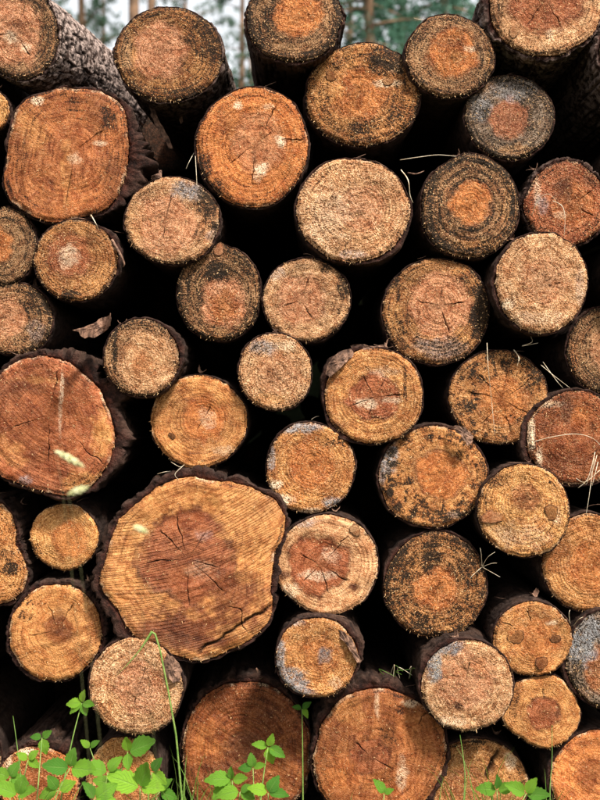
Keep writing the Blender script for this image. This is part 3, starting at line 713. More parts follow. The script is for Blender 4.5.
# separate the far ends first (those squeezed together), keeping them above ground
rr_ = r0 * 0.85
for it in range(160):
    D = rear[:, None] - rear[None]
    dist = np.hypot(D[..., 0], D[..., 1]) + np.eye(n) * 9
    need = (rr_[:, None] + rr_[None]) * 1.0
    ov = np.clip(need - dist, 0, None)
    push = (D / dist[..., None] * ov[..., None] * 0.25).sum(1)
    rear += push
    rear[:, 1] = np.maximum(rear[:, 1], rr_ + GZ)
grow = rr_.copy()
frozen = np.zeros(n, bool)
for it in range(120):
    step = np.where(frozen, 0, 0.008 * ref)
    t = grow + step
    D = rear[:, None] - rear[None]
    dist = np.hypot(D[..., 0], D[..., 1]) + np.eye(n) * 9
    hit = ((t[:, None] + t[None]) > dist + 0.002).any(1)
    low = t > rear[:, 1] - GZ + 0.003
    frozen |= hit | low | (t > ref * 1.55)
    grow = np.where(frozen, grow, t)
for i, d in enumerate(LOGS):
    d['rear'] = Vector((rear[i, 0], LOG_LEN, rear[i, 1]))
    d['rscale'] = grow[i] / r0[i]


def interp_closed(th, r):
    o = np.argsort(th)
    th, r = th[o], r[o]
    return np.concatenate([th[-3:] - 2 * math.pi, th, th[:3] + 2 * math.pi]), np.concatenate([r[-3:], r, r[:3]])


def build_log(idx, d):
    seed = 100 + idx * 7
    rg = np.random.RandomState(seed)
    k = d['k']
    visible = idx < NVIS
    deepl = d['y0'] > 0.5
    OUT = outline(d, seed)
    # pith position = heart centre pulled to the middle
    if d['heart']:
        pu, pv = d['heart'][0], d['heart'][1]
        pu, pv = 0.85 * pu + 0.15 * d['cu'], 0.85 * pv + 0.15 * d['cv']
    else:
        pu, pv = d['cu'] + rg.uniform(-4, 4), d['cv'] + rg.uniform(-4, 4)
    dx, dz = OUT[:, 0] - pu, -(OUT[:, 1] - pv)
    TH, RR = interp_closed(np.arctan2(dz, dx), np.hypot(dx, dz))
    Rf = lambda t: np.interp((t + math.pi) % (2 * math.pi) - math.pi, TH, RR)
    base = Vector((d['c'].x, d['c'].y, d['c'].z - d['ro']))
    # local frame: origin at the foot of the front end
    fx = (pu - d['cu']) * k
    fz = -(pv - d['cv']) * k + d['ro']
    lab = d['label']
    root = thing('pine_log', lab, 'log', base, d['group'])

    # ---------------- end grain
    rpx = d['rw'] / k
    if visible:
        nth = int(np.clip(rpx * 3.4, 120, 300)); nr = int(np.clip(rpx * 0.85, 30, 78))
    else:
        nth, nr = 48, 12
    th = list(np.linspace(-math.pi, math.pi, nth, endpoint=False))
    ctr = []
    for (ang, c0, c1, wmm, dep) in d['cracks']:
        a = R(ang)
        a = (a + math.pi) % (2 * math.pi) - math.pi
        rm = Rf(np.array([a]))[0] * k * 0.5 * (c0 + c1)
        c1 = min(0.97, c1 + 0.12)
        de = wmm * 0.00036 / max(rm, 0.01)
        th = [t for t in th if abs((t - a + math.pi) % (2 * math.pi) - math.pi) > de * 1.25]
        th += [a - de, a, a + de]
        ctr.append((a, c0, c1, dep))
    th = np.array(sorted(th))
    nth = len(th)
    rows = np.concatenate([np.linspace(0.012, 0.975, nr), [0.99, 1.0]])
    nrow = len(rows)
    TT, RN = np.meshgrid(th, rows)
    warp = (fbm(np.cos(TT) * 1.5 + 3, np.sin(TT) * 1.5 + 3, RN * 7, seed=seed + 1, octv=3) - 0.5) * 0.22
    T2 = TT + warp
    rad_px = RN * Rf(T2)
    edge = sstep(0.86, 1.0, RN)
    rag = (fbm(np.cos(T2) * 22, np.sin(T2) * 22, seed=seed + 2, octv=2) - 0.5)
    rad_px = rad_px + edge * rag * 2.0
    U = pu + rad_px * np.cos(T2); Vv = pv - rad_px * np.sin(T2)
    X = fx + rad_px * np.cos(T2) * k; Z = fz + rad_px * np.sin(T2) * k
    xm, zm = X - 0, Z - d['ro']
    tx, tz = d['tilt'] if d['tilt'] else (rg.uniform(-.07, .07), rg.uniform(-.06, .06))
    Y = xm * tx + zm * tz
    Y = Y + (fbm(X * 14, Z * 14, seed=seed + 3) - 0.5) * 0.012
    rough = d['rough'] * (0.6 if d['kerf'] else 1.0)
    Y = Y + (fbm(X * 90, Z * 90, seed=seed + 4, octv=3, rough=.7) - 0.5) * 0.007 * rough
    rho = RN * 28 + (fbm(X * 25, Z * 25, seed=seed + 5) - 0.5) * 2
    Y = Y + np.sin(rho * 2 * math.pi / 2) * 0.0006 * d['ring']
    Y = Y + sstep(0.93, 1.0, RN) * 0.005 + edge * (fbm(np.cos(T2) * 9, np.sin(T2) * 9, seed=seed + 6) - 0.4) * 0.006
    if d['kerf']:
        ka, ks, kst, kc = d['kerf']
        ca, sa = math.cos(R(ka)), math.sin(R(ka))
        al = (U - d['cu']) * ca - (Vv - d['cv']) * sa
        ac = (U - d['cu']) * sa + (Vv - d['cv']) * ca
        kco = (ac + kc * al * al / 100.0) / (ks * 0.72)
        kco = kco + (fbm(ac * 0.05, al * 0.003, seed=seed + 7, octv=3) - 0.5) * 4.0
        kmod = 0.15 + 0.85 * sstep(0.35, 0.62, fbm(U * 0.02, Vv * 0.02, seed=seed + 8, octv=3))
        kstr = kst * kmod
        # broad steps left by the saw
        Y = Y + (fbm(kco * 0.22, al * 0.006, seed=seed + 9, octv=2) - 0.5) * 0.006
    else:
        kco = np.zeros_like(U); kstr = np.zeros_like(U)
    crack = np.zeros_like(U)
    for (a, c0, c1, dep) in ctr:
        j = int(np.argmin(np.abs(th - a)))
        prof = sstep(c0 - 0.03, c0 + 0.05, rows) * (1 - sstep(c1 - 0.18, c1, rows))
        prof = prof * (0.65 + 0.7 * vnoise(rows * 11, rows * 0, seed=seed + j))
        Y[:, j] += prof * dep * 0.001
        crack[:, j] = np.clip(prof * 1.2, 0, 1)
    for (u1, v1, u2, v2, hw, dep, stp) in d['splits']:
        L_ = math.hypot(u2 - u1, v2 - v1)
        ex, ey = (u2 - u1) / L_, (v2 - v1) / L_
        s1 = (U - u1) * ex + (Vv - v1) * ey
        s2 = (U - u1) * -ey + (Vv - v1) * ex + (fbm(s1 * 0.12, s1 * 0, seed=seed + 40, octv=3) - 0.5) * 5
        inl = sstep(-3, 3, s1) * (1 - sstep(L_ - 3, L_ + 3, s1))
        gr = (1 - sstep(hw * 0.3, hw * 1.3, np.abs(s2))) * inl
        Y = Y + gr * dep * 0.001 + sstep(-1, 1, s2) * inl * stp * 0.001
        crack = np.maximum(crack, np.clip(gr * 1.1, 0, 1))
    # colours
    col = np.ones(U.shape + (3,)) * np.array(C_[d['sap']])
    lf = fbm(U * 0.03, Vv * 0.03, seed=seed + 10, octv=4)
    col *= (0.55 + 0.9 * lf)[..., None]
    hm = np.zeros_like(U)
    if d['heart']:
        hu, hv, hru, hrv, hs_, hc = d['heart']
        hang = np.arctan2(Vv - hv, U - hu)
        wob = 1 + 0.50 * (fbm(np.cos(hang) * 2 + 9, np.sin(hang) * 2 + 9, seed=seed + 11, octv=4) - 0.5)
        hd = np.hypot((U - hu) / hru, (Vv - hv) / hrv) / wob
        hd = hd + (fbm(U * 0.2, Vv * 0.2, seed=seed + 12, octv=3) - 0.5) * 0.22
        crisp = hs_ >= 1.0 and d['rough'] < 0.72
        sharp = 0.05 if crisp else 0.15
        hs_ = hs_ if crisp else min(1.0, hs_ * 1.02)
        hm = (1 - sstep(1 - sharp, 1 + sharp, hd)) * hs_
        col = col * (1 - hm[..., None]) + np.array(C_[hc]) * hm[..., None]
        rim = np.exp(-((hd - 1.0) / (0.08 if crisp else 0.14)) ** 2) * (0.75 if crisp else 0.4) * hs_ ** 2 * (0.3 + 1.2 * fbm(U * 0.05, Vv * 0.05, seed=seed + 60, octv=2))
        col = col * (1 - rim[..., None]) + np.array((0.17, 0.055, 0.018)) * rim[..., None]
    else:
        hd = RN * 2
    mold = d['mold'] * (1 - 0.72 * sstep(1.1, 0.85, hd) * (1 if d['heart'] else 0)) * (0.55 + 0.9 * fbm(U * 0.05, Vv * 0.05, seed=seed + 13, octv=4))
    if d['mring']:
        rb = fbm(RN * 11 + lf * 1.5, np.zeros_like(U), seed=seed + 14, octv=2)
        mold = mold + d['mring'] * 0.75 * sstep(0.48, 0.72, rb) * sstep(0.9, 1.1, hd) * (0.3 + 1.0 * fbm(U * 0.06, Vv * 0.06, seed=seed + 15))
    if d['streak']:
        sk = fbm(np.cos(T2) * 9, np.sin(T2) * 9, RN * 8, seed=seed + 16, octv=4)
        mold = mold + d['streak'] * 1.35 * sstep(0.47, 0.68, sk) * (0.35 + 1.1 * fbm(U * 0.06, Vv * 0.06, seed=seed + 36, octv=2)) * sstep(0.95, 1.25, hd) * (1 - 0.4 * sstep(0.9, 1, RN))
    # weathering creeps in from the edge
    mold = mold + 0.30 * sstep(0.62, 1.0, RN) * (0.3 + fbm(U * 0.05, Vv * 0.05, seed=seed + 33, octv=3)) * (0.4 + 1.5 * d['mold'])
    mold = mold + 0.50 * sstep(0.92, 1.0, RN) * fbm(np.cos(T2) * 5, np.sin(T2) * 5, seed=seed + 17)
    grey = np.zeros_like(U); pale = np.zeros_like(U)
    pale += 0.55 * sstep(0.955, 0.99, RN) * sstep(0.5, 0.7, fbm(np.cos(T2) * 6, np.sin(T2) * 6, seed=seed + 18))
    for (kind, mu, mv, ru, rv, st) in d['marks']:
        q = np.hypot((U - mu) / ru, (Vv - mv) / rv) + (fbm(U * 0.11, Vv * 0.11, seed=seed + 19 + int(mu), octv=4) - 0.5) * 1.3
        g = (1 - sstep(0.45, 1.15, q)) * st
        if kind == 'grey':
            grey += g
        elif kind == 'pale':
            pale += g
        elif kind == 'mold':
            mold = mold + g
        else:
            c_ = np.array(C_[kind]); g = np.clip(g, 0, 1)
            col = col * (1 - g[..., None]) + c_ * g[..., None]
    base_col = np.concatenate([np.clip(col, 0, 1), RN[..., None]], -1)
    masks = np.stack([np.clip(mold, 0, 1.4), np.clip(grey, 0, 1), np.clip(pale, 0, 1), crack], -1)
    rsel = rough * (0.45 + 0.9 * fbm(U * 0.04, Vv * 0.04, seed=seed + 30, octv=3))
    cut = np.stack([kco, np.clip(kstr, 0, 1), d['ring'] * (1 - 0.25 * hm) * (0.4 + 0.9 * lf), np.clip(rsel, 0, 1)], -1)
    pol = np.stack([np.cos(T2), np.sin(T2), (al / 30.0 if d['kerf'] else RN), np.full_like(U, (idx * 13.7) % 90)], -1)
    # close: centre vertex and a lip running back under the bark
    V = np.stack([X, Y, Z], -1).reshape(-1, 3)
    A = [a.reshape(-1, 4) for a in (base_col, masks, cut, pol)]
    lip = V[(nrow - 1) * nth:].copy()
    cx_, cz_ = fx, fz
    lip[:, 0] = cx_ + (lip[:, 0] - cx_) * 0.985; lip[:, 2] = cz_ + (lip[:, 2] - cz_) * 0.985
    lip[:, 1] += 0.03
    cen = V[:nth].mean(0, keepdims=True)
    V = np.concatenate([V, lip, cen])
    A = [np.concatenate([a, a[(nrow - 1) * nth:nrow * nth], a[:nth].mean(0, keepdims=True)]) for a in A]
    ii = np.arange(nrow)[:, None] * nth; jj = np.arange(nth)[None]
    jn = (jj + 1) % nth
    F = np.stack([ii + jj, ii + jn, ii + nth + jn, ii + nth + jj], -1).reshape(-1, 4).tolist()
    ci = len(V) - 1
    F += [(ci, (j + 1) % nth, j) for j in range(nth)]
    me = mesh_np('end_grain', V, F, dict(base_col=A[0], masks=A[1], cut=A[2], polar=A[3]))
    # normals must face the viewer side (-y)
    me.flip_normals() if me.polygons[len(me.polygons) // 2].normal.y > 0 else None
    face = link('end_face', me, M_END, root)

    # ---------------- bark and body
    nb = 240 if d['dense'] else ((260 if d['thick'] else 140) if visible else 40)
    tb = np.linspace(-math.pi, math.pi, nb, endpoint=False)
    bt = d['bark'] * (0.55 + 0.9 * fbm(np.cos(tb) * 2.5, np.sin(tb) * 2.5, seed=seed + 20, octv=3))
    bt = bt * (0.75 + 0.5 * fbm(np.cos(tb) * 14, np.sin(tb) * 14, seed=seed + 21, octv=2))
    for (ang, ex, sp) in d['barkpts']:
        da = (tb - R(ang) + math.pi) % (2 * math.pi) - math.pi
        bt = bt + ex * np.exp(-(da / R(sp)) ** 2) * (0.6 + 0.8 * fbm(np.cos(tb) * 8, np.sin(tb) * 8, seed=seed + 22, octv=2))
    if d['thick']:
        npl = 17
        wj = (fbm(np.cos(tb) * 3, np.sin(tb) * 3, seed=seed + 50, octv=2) - 0.5) * 6
        _, e1, c1 = worley((tb / (2 * math.pi) + .5) * npl + wj, np.full_like(tb, .5), seed + 51)
        bt = bt * (0.55 + 0.65 * c1 + 0.30 * sstep(0.0, 0.2, e1) - 0.2)
    Rw = Rf(tb)
    # edge depth of the wood rim at these angles
    rim_i = np.searchsorted(th, tb) % nth
    Yr = Y[-1][rim_i]
    prof = [(0.985, 0.0, 0.016), (1.0, 0.06, 0.008), (1.0, 0.25, 0.003), (1.0, 0.5, 0.005), (1.0, 0.75, 0.003), (1.0, 0.92, 0.006), (1.0, 1.0, 0.013)]
    if d['dense']:
        ys = (list(np.arange(0.02, 1.5, 0.009)) + list(np.linspace(1.5, LOG_LEN, 24))) if not d['length'] else list(np.arange(0.02, LOG_LEN, 0.032))
    elif visible:
        ys = [0.02, 0.03, 0.042, 0.056, 0.072, 0.09, 0.11, 0.135, 0.165, 0.2, 0.25, 0.31, 0.39, 0.5, 0.65, 0.85, 1.1, 1.4, 1.8, 2.2, 2.6, LOG_LEN]
    else:
        ys = [0.03, 0.08, 0.16, 0.3, 0.6, 1.0, 1.6, 2.3, LOG_LEN]
    length = d['length'] or (LOG_LEN - d['y0'])
    frac = length / (LOG_LEN - d['y0'])
    rs = [(p_[0], p_[1], p_[2], (1.0, 1.0, 0.9, 0.6, 0.4, 0.25, 0.1)[q_]) for q_, p_ in enumerate(prof)] + [(1.0, 1.0, y_ * length / LOG_LEN, 0.0) for y_ in ys]
    ax = (d['rear'] - d['c']) * frac
    VV, AT = [], []
    circ = d['ro'] * 2 * math.pi
    for q_, (sw, sb, yy, inn) in enumerate(rs):
        f = max(0.0, yy) / length
        jag = (fbm(np.cos(tb) * 30, np.sin(tb) * 30, np.full_like(tb, q_ * 0.5), seed=seed + 23, octv=2) - 0.5)
        rpx_ = Rw * sw + bt * sb
        # blend the outline to a round section of the far-end radius
        r_m = rpx_ * k
        offx, offz = fx, fz
        cxl = offx * (1 - min(1, f * 3)); czl = d['ro'] + (offz - d['ro']) * (1 - min(1, f * 3))
        tgt = d['ro'] * (1 + (d['rscale'] - 1) * f)
        mixf = min(1, f * 3)
        r_m = r_m * (1 + (d['rscale'] - 1) * f) * (1 - mixf) + tgt * mixf
        sc = max(3.0, round(circ / 0.030)) if d['dense'] else max(3.0, round(circ / 0.035))
        wx = (tb / (2 * math.pi) + 0.5) * sc
        wy = np.full_like(tb, yy / (0.075 if d['dense'] else 0.07))
        wj = (fbm(np.cos(tb) * 6, np.sin(tb) * 6, np.full_like(tb, yy * 20), seed=seed + 24, octv=2) - 0.5) * 1.1
        f1, f21, cid = worley(wx + wj, wy + wj, seed + 25)
        pl = np.clip(f21, 0, 1)
        body = 1.0 if q_ >= 6 else 0.0
        r_m = r_m + body * (1.0 if (d['thick'] or d['dense']) else 0.55) * ((sstep(0.0, 0.14, pl) - 0.8) * 0.006 + (cid - 0.5) * 0.006 * min(1, d['bark'] / 2) + jag * (0.005 if d['dense'] else 0.003))
        if yy < 0.02:
            yv = Yr * 1.0 + yy + jag * (0.006 if d['thick'] else 0.005) + (vnoise(np.cos(tb) * 9, np.sin(tb) * 9, np.full_like(tb, q_ * 0.9), seed=seed + 52) - 0.3) * 0.008 * (q_ > 1) * d['thick']
        else:
            bl = math.exp(-(yy - 0.02) / 0.05)
            yv = Yr * bl + yy
        x_ = cxl + r_m * np.cos(tb) + ax.x * f
        z_ = czl + r_m * np.sin(tb) + ax.z * f
        VV.append(np.stack([x_, yv, z_], 1))
        AT.append(np.stack([pl, cid, np.full_like(tb, inn), np.full_like(tb, d['flake'])], 1))
    V = np.concatenate(VV); AT = np.concatenate(AT)
    m = len(rs)
    ii = np.arange(m - 1)[:, None] * nb; jj = np.arange(nb)[None]; jn = (jj + 1) % nb
    F = np.stack([ii + jj, ii + jn, ii + nb + jn, ii + nb + jj], -1).reshape(-1, 4).tolist()
    F.append(tuple(range((m - 1) * nb, m * nb)))
    bm = mesh_np('bark', V, F, dict(bark_col=AT))
    link('bark', bm, M_BARK, root)

    if not visible:
        return root, None
    # ---------------- knots
    for (ku, kv, kru, krv, kang, kc) in d['knots']:
        nt_, nq = 28, 7
        vv, bc, mk, ct, po = [], [], [], [], []
        for q in range(nq + 1):
            fr = q / nq
            for j in range(nt_):
                t = 2 * math.pi * j / nt_
                wob = 1 + 0.14 * math.sin(2 * t + ku) + 0.10 * math.sin(3 * t + 2 * kv) + 0.05 * math.sin(7 * t + kv)
                lx = kru * k * fr * math.cos(t) * wob; lz = krv * k * fr * math.sin(t) * wob
                ca, sa = math.cos(R(kang)), math.sin(R(kang))
                xx, zz = lx * ca - lz * sa, lx * sa + lz * ca
                dome = 0.0016 * (1 - fr ** 3) + 0.0007 * math.sin(fr * 16)
                vv.append((xx, -dome + (0.006 if q == nq else 0), zz))
                shade = (0.8, 0.95, 1.1, 0.95, 1.15, 1.0, 0.7, 0.55)[q]
                cc = (0.7 * np.array(C_[kc]) + 0.3 * np.array(C_[d['sap']])) * shade * (0.8 + 0.3 * rg.rand())
                bc.append((*cc, fr)); po.append((math.cos(t), math.sin(t), fr, ku)); mk.append((0.2 + 0.4 * (q >= nq - 1), 0, 0, 0)); ct.append((0, 0, 0.5, 0.35))
        ff = []
        for q in range(nq):
            for j in range(nt_):
                a, b2 = q * nt_ + j, q * nt_ + (j + 1) % nt_
                ff.append((a, a + nt_, b2 + nt_, b2))
        kme = mesh_np('knot', np.array(vv), ff, dict(base_col=np.array(bc), masks=np.array(mk), cut=np.array(ct), polar=np.array(po)))
        ko = link('knot', kme, M_END, face)
        dist = np.hypot(U - ku, Vv - kv)
        jm = np.unravel_index(np.argmin(dist), dist.shape)
        ko.location = ((ku - d['cu']) * k, float(Y[jm]) - 0.001, -(kv - d['cv']) * k + d['ro'])
    # ---------------- torn fibres: fuzz on the end and fringe round its rim
    nf = int((60 + 420 * rough * rough) * (rpx / 48) ** 2)
    nfr = int(70 * rpx / 48)
    sel = rg.randint(0, nrow * nth, nf)
    # area-weight the rows
    rsel_ = np.sqrt(rg.rand(nf)); ri = np.searchsorted(rows, rsel_).clip(0, nrow - 2); cj = rg.randint(0, nth, nf)
    P = np.stack([X[ri, cj], Y[ri, cj] - 0.0004, Z[ri, cj]], 1)
    ang = rg.uniform(0, 2 * math.pi, nf)
    ln = rg.uniform(0.002, 0.0065, nf); wd = rg.uniform(0.0005, 0.0011, nf); up = rg.uniform(0.0005, 0.004, nf)
    dr = np.stack([np.cos(ang), -up / ln, np.sin(ang)], 1)
    pr = np.stack([-np.sin(ang), np.zeros(nf), np.cos(ang)], 1)
    a_ = P + pr * wd[:, None]; b_ = P - pr * wd[:, None]; c__ = P + dr * ln[:, None]
    rj = rg.randint(0, nth, nfr)
    low = Z[-1, rj] < d['ro']
    P2 = np.stack([X[-1, rj], Y[-1, rj] + rg.uniform(-.001, .006, nfr), Z[-1, rj]], 1)
    oa = T2[-1, rj] + rg.uniform(-1.0, 1.0, nfr)
    l2 = rg.uniform(0.0015, 0.0045, nfr) * (1 + 0.9 * low * rg.rand(nfr)); w2 = rg.uniform(0.0005, 0.0012, nfr)
    d2 = np.stack([np.cos(oa), rg.uniform(-.6, .3, nfr), np.sin(oa) - 0.25], 1)
    p2 = np.stack([-np.sin(oa), rg.uniform(-.4, .4, nfr), np.cos(oa)], 1)
    P2 = P2 - np.stack([np.cos(oa), np.zeros(nfr), np.sin(oa)], 1) * 0.0015
    a2 = P2 + p2 * w2[:, None]; b2_ = P2 - p2 * w2[:, None]; c2_ = P2 + d2 * l2[:, None]
    V = np.concatenate([np.stack([a_, b_, c__], 1).reshape(-1, 3), np.stack([a2, b2_, c2_], 1).reshape(-1, 3)])
    F = np.arange(len(V)).reshape(-1, 3)
    fo = link('wood_fibres', mesh_np('wood_fibres', V, F, smooth=False), M_FIB, root)
    fo['kind'] = 'stuff'
    return root, (fx, fz)


LOG_OBJ = [build_log(i, d)[0] for i, d in enumerate(LOGS)]


# ------------------------------------------------------------------ bark flakes, straws and strips caught in the pile
def flake_mesh(pts, thick, seed, curl=0.3):
    """irregular slab from an outline (list of (x,z)), curled, with thickness"""
    rg = np.random.RandomState(seed)
    P0 = np.array(pts, float)
    P = []
    for i in range(len(P0)):
        for t in (0, 1 / 3, 2 / 3):
            P.append(P0[i] * (1 - t) + P0[(i + 1) % len(P0)] * t + rg.uniform(-1, 1, 2) * 0.0022)
    P = np.array(P)
    n = len(P)
    c = P.mean(0)
    V, F = [], []
    rings = [1.0, 0.66, 0.33]
    for side in (0, 1):
        for fr in rings:
            for p in P:
                q = c + (p - c) * fr
                y = curl * ((q[0] - c[0]) ** 2) / max(1e-4, np.ptp(P[:, 0])) * 4 + (rg.rand() - .5) * thick * 0.7
                V.append((q[0], y + (thick if side else 0), q[1]))
        V.append((c[0], thick if side else 0, c[1]))
    m = len(rings) * n + 1
    for side in (0, 1):
        o = side * m
        for r_ in range(len(rings) - 1):
            for j in range(n):
                f = (o + r_ * n + j, o + r_ * n + (j + 1) % n, o + (r_ + 1) * n + (j + 1) % n, o + (r_ + 1) * n + j)
                F.append(f if side == 0 else f[::-1])
        for j in range(n):
            f = (o + (len(rings) - 1) * n + j, o + (len(rings) - 1) * n + (j + 1) % n, o + m - 1)
            F.append(f if side == 0 else f[::-1])
    for j in range(n):
        F.append((j, m + j, m + (j + 1) % n, (j + 1) % n))
    return mesh_np('bark_flake', np.array(V), F, smooth=False)


def flake(uvs, d, label, seed, thick=0.005, curl=0.3, parent=None, name='bark_flake'):
    pts = [unproj(u, v, d) for u, v in uvs]
    c = sum(pts, Vector()) / len(pts)
    me = flake_mesh([(p.x - c.x, p.z - c.z) for p in pts], thick, seed, curl)
    o = link(name, me, M_FLAKE)
    o.location = c
    if parent is not None:
        o.parent = parent
        o.location = c - parent.location
    else:
        tag(o, label, 'bark')
    return o


flake([(451, 427), (457, 425), (466, 428), (474, 435), (473, 442), (468, 446), (461, 436)], 2.955, 'small triangular pink-grey bark flake lodged above the black-streaked gold log', 1)
flake([(84, 333), (92, 327), (100, 319), (109, 316), (115, 315), (117, 321), (113, 327), (106, 330), (98, 337), (90, 339)], 2.90, 'curled grey bark scrap sticking out beside the small log with pale disc', 2, curl=-1.5)
L25 = [o for o in LOG_OBJ if o['label'].startswith('golden log with crisp')][0]
flake([(327, 366), (333, 357), (343, 350), (352, 349), (356, 354), (346, 362), (338, 370), (330, 377), (326, 374)], 2.945, '', 3, parent=L25)
flake([(350, 345), (362, 343), (372, 347), (384, 345), (386, 349), (372, 352), (356, 352)], 2.97, '', 4, parent=L25)
flake([(148, 105), (153, 104), (160, 122), (168, 136), (173, 147), (169, 147), (160, 134), (152, 119)], 3.10, 'thin orange bark strip hanging in the gap under the mould-darkened top log', 5, 0.003)
flake([(179, 112), (182, 110), (183, 122), (180, 124)], 3.14, 'tiny bark shred hanging beside the thin orange bark strip', 6, 0.003)
L41 = [o for o in LOG_OBJ if o['label'].startswith('fuzzy pale log beneath')][0]
flake([(166, 655), (172, 656), (178, 664), (182, 672), (180, 682), (174, 683), (166, 676), (161, 668)], 2.895, '', 8, parent=L41)
L42 = [o for o in LOG_OBJ if o['label'].startswith('log with wide blue-grey')][0]
flake([(338, 630), (345, 632), (352, 640), (357, 652), (361, 663), (357, 664), (352, 654), (346, 644), (337, 636)], 2.885, '', 9, parent=L42)
flake([(103, 603), (110, 600), (117, 604), (124, 611), (124, 617), (114, 616), (107, 612)], 2.96, 'whitish bark chip tucked under the edge of the largest log', 10)


def straw(pts_uvd, r, label, mat=M_DRY, group=None, name='dry_straw', cat='straw'):
    P = [unproj(*p) for p in pts_uvd]
    Q = []
    for i in range(len(P) - 1):
        p0 = P[max(i - 1, 0)]; p1 = P[i]; p2 = P[i + 1]; p3 = P[min(i + 2, len(P) - 1)]
        for t in np.linspace(0, 1, 6, endpoint=False):
            Q.append(0.5 * ((2 * p1) + (p2 - p0) * t + (2 * p0 - 5 * p1 + 4 * p2 - p3) * t * t + (3 * p1 - p0 - 3 * p2 + p3) * t ** 3))
    Q.append(P[-1])
    o0 = Q[0].copy()
    V, F = tube([q - o0 for q in Q], [r * (1 - 0.6 * i / len(Q)) for i in range(len(Q))], 5)
    o = link(name, mesh_np(name, [tuple(v) for v in V], F), mat)
    o.location = o0
    return tag(o, label, cat, group)


G1 = 'straws and needles caught between the logs'
straw([(533, 442, 2.975), (552, 437, 2.955), (575, 434, 2.95), (592, 438, 2.955), (602, 447, 2.96)], 0.0011, 'long pale straw arching across the dark wet red log', group=G1)
for i, (a, b_, c) in enumerate([((595, 452), (588, 478), (578, 488)), ((597, 455), (592, 472), (586, 485)), ((594, 458), (590, 490), (586, 515)), ((598, 462), (594, 478), (592, 486)), ((600, 470), (585, 482), (576, 478))]):
    straw([(*a, 2.955), (*b_, 2.94), (*c, 2.945)], 0.0010, 'pale straw in the tuft hanging off the dark wet red log', group=G1)
straw([(553, 201, 2.98), (562, 206, 2.955), (565, 218, 2.95), (564, 237, 2.955)], 0.0010, 'looped pale grass blade over the red-brown scalloped log', group=G1)
straw([(532, 215, 2.985), (538, 200, 2.97), (548, 194, 2.96), (556, 200, 2.96)], 0.0009, 'thin pale grass blade curving over the scalloped log\'s grey side', group=G1)
straw([(487, 343, 2.97), (488, 365, 2.95), (491, 395, 2.985), (495, 436, 2.985)], 0.0009, 'hair-thin dry needle hanging straight over the star-cracked amber log', group=G1)
straw([(541, 365, 3.0), (553, 375, 2.97), (570, 388, 2.97)], 0.0009, 'dry needle slanting between the amber log and the mould-speckled edge log', group=G1)
straw([(543, 362, 3.0), (556, 380, 2.96), (563, 388, 2.97)], 0.0008, 'finer dry needle alongside the one slanting at the amber log', group=G1)
straw([(91, 215, 2.96), (95, 222, 2.93), (99, 230, 2.95)], 0.0016, 'short pale splinter jutting down over the amber pale-centred log', group=G1)
straw([(401, 170, 2.98), (408, 180, 2.95), (410, 195, 2.96), (413, 203, 2.97)], 0.0016, 'pale torn bark thread beside the broad pale tan log', group=G1)
straw([(408, 173, 3.02), (416, 174, 2.99), (424, 171, 3.0)], 0.0026, 'stubby reddish twig between the pale tan and olive ringed logs', M_FLAKE, G1, 'twig', 'twig')
straw([(400, 160, 3.04), (420, 157, 3.02), (440, 155, 3.02), (470, 158, 3.03)], 0.0011, 'long thin straw above the olive ringed log', group=G1)
straw([(195, 150, 3.02), (196, 168, 2.97), (197, 186, 2.955)], 0.0009, 'upright dry stem between the chalk-scarred log and the pinkish one', group=G1)
straw([(194, 153, 3.02), (189, 162, 3.0), (186, 169, 3.0)], 0.0008, 'short side-leaning dry stem by the chalk-scarred log', group=G1)
straw([(112, 240, 2.965), (119, 252, 2.95), (124, 263, 2.955), (123, 267, 2.96)], 0.0042, 'curved brown twig hugging the side of the amber pale-centred log', M_FLAKE, G1, 'twig', 'twig')
straw([(530, 335, 3.02), (532, 342, 2.99), (522, 346, 2.98), (538, 343, 2.98)], 0.0011, 'forked dry needle bit under the clean straw-coloured log', group=G1)
straw([(514, 350, 3.01), (519, 358, 2.98), (517, 366, 2.975)], 0.0018, 'crooked twig bit resting on the star-cracked amber log', group=G1, name='twig', cat='twig')
for (a, b_) in [((480, 565), (495, 552)), ((484, 570), (500, 577)), ((482, 560), (480, 548)), ((478, 572), (470, 578)), ((486, 566), (497, 563))]:
    straw([(482, 567, 2.985), ((a[0] + b_[0]) / 2, (a[1] + b_[1]) / 2 - 1, 2.95), (*b_, 2.945)], 0.0008, 'dry needle in the spray at the green-black mouldy log\'s side', group=G1)
for (p, q, s) in [((571, 630), (569, 615), (570, 610)), ((572, 628), (578, 620), (583, 617)), ((571, 626), (564, 619), (561, 614))]:
    straw([(*p, 2.975), (*q, 2.93), (*s, 2.93)], 0.0011, 'pale splinter sprouting beside the log with three knots', group=G1)
for i in range(7):
    u0 = 385 + i * 4.5 + rnd.uniform(-2, 2)
    straw([(u0, 676 + rnd.uniform(-2, 3), 3.03), (u0 + rnd.uniform(-8, 8), 668 + rnd.uniform(-4, 4), 2.99), (u0 + rnd.uniform(-16, 14), 674 + rnd.uniform(-6, 4), 2.985)], 0.0010,
          'withered grass bit lying on the big flat-topped ground log', M_DRY if i % 2 else M_GRASS, 'withered grass on the flat-topped log')
straw([(117, 632, 2.965), (121, 638, 2.94), (127, 646, 2.93), (131, 650, 2.94)], 0.0016, 'pale curled splinter under the largest log', group=G1)
straw([(171, 462, 2.98), (180, 467, 2.93), (184, 465, 2.93), (175, 474, 2.915), (179, 480, 2.915)], 0.0009, 'bent dry needle at the top edge of the largest log', group=G1)


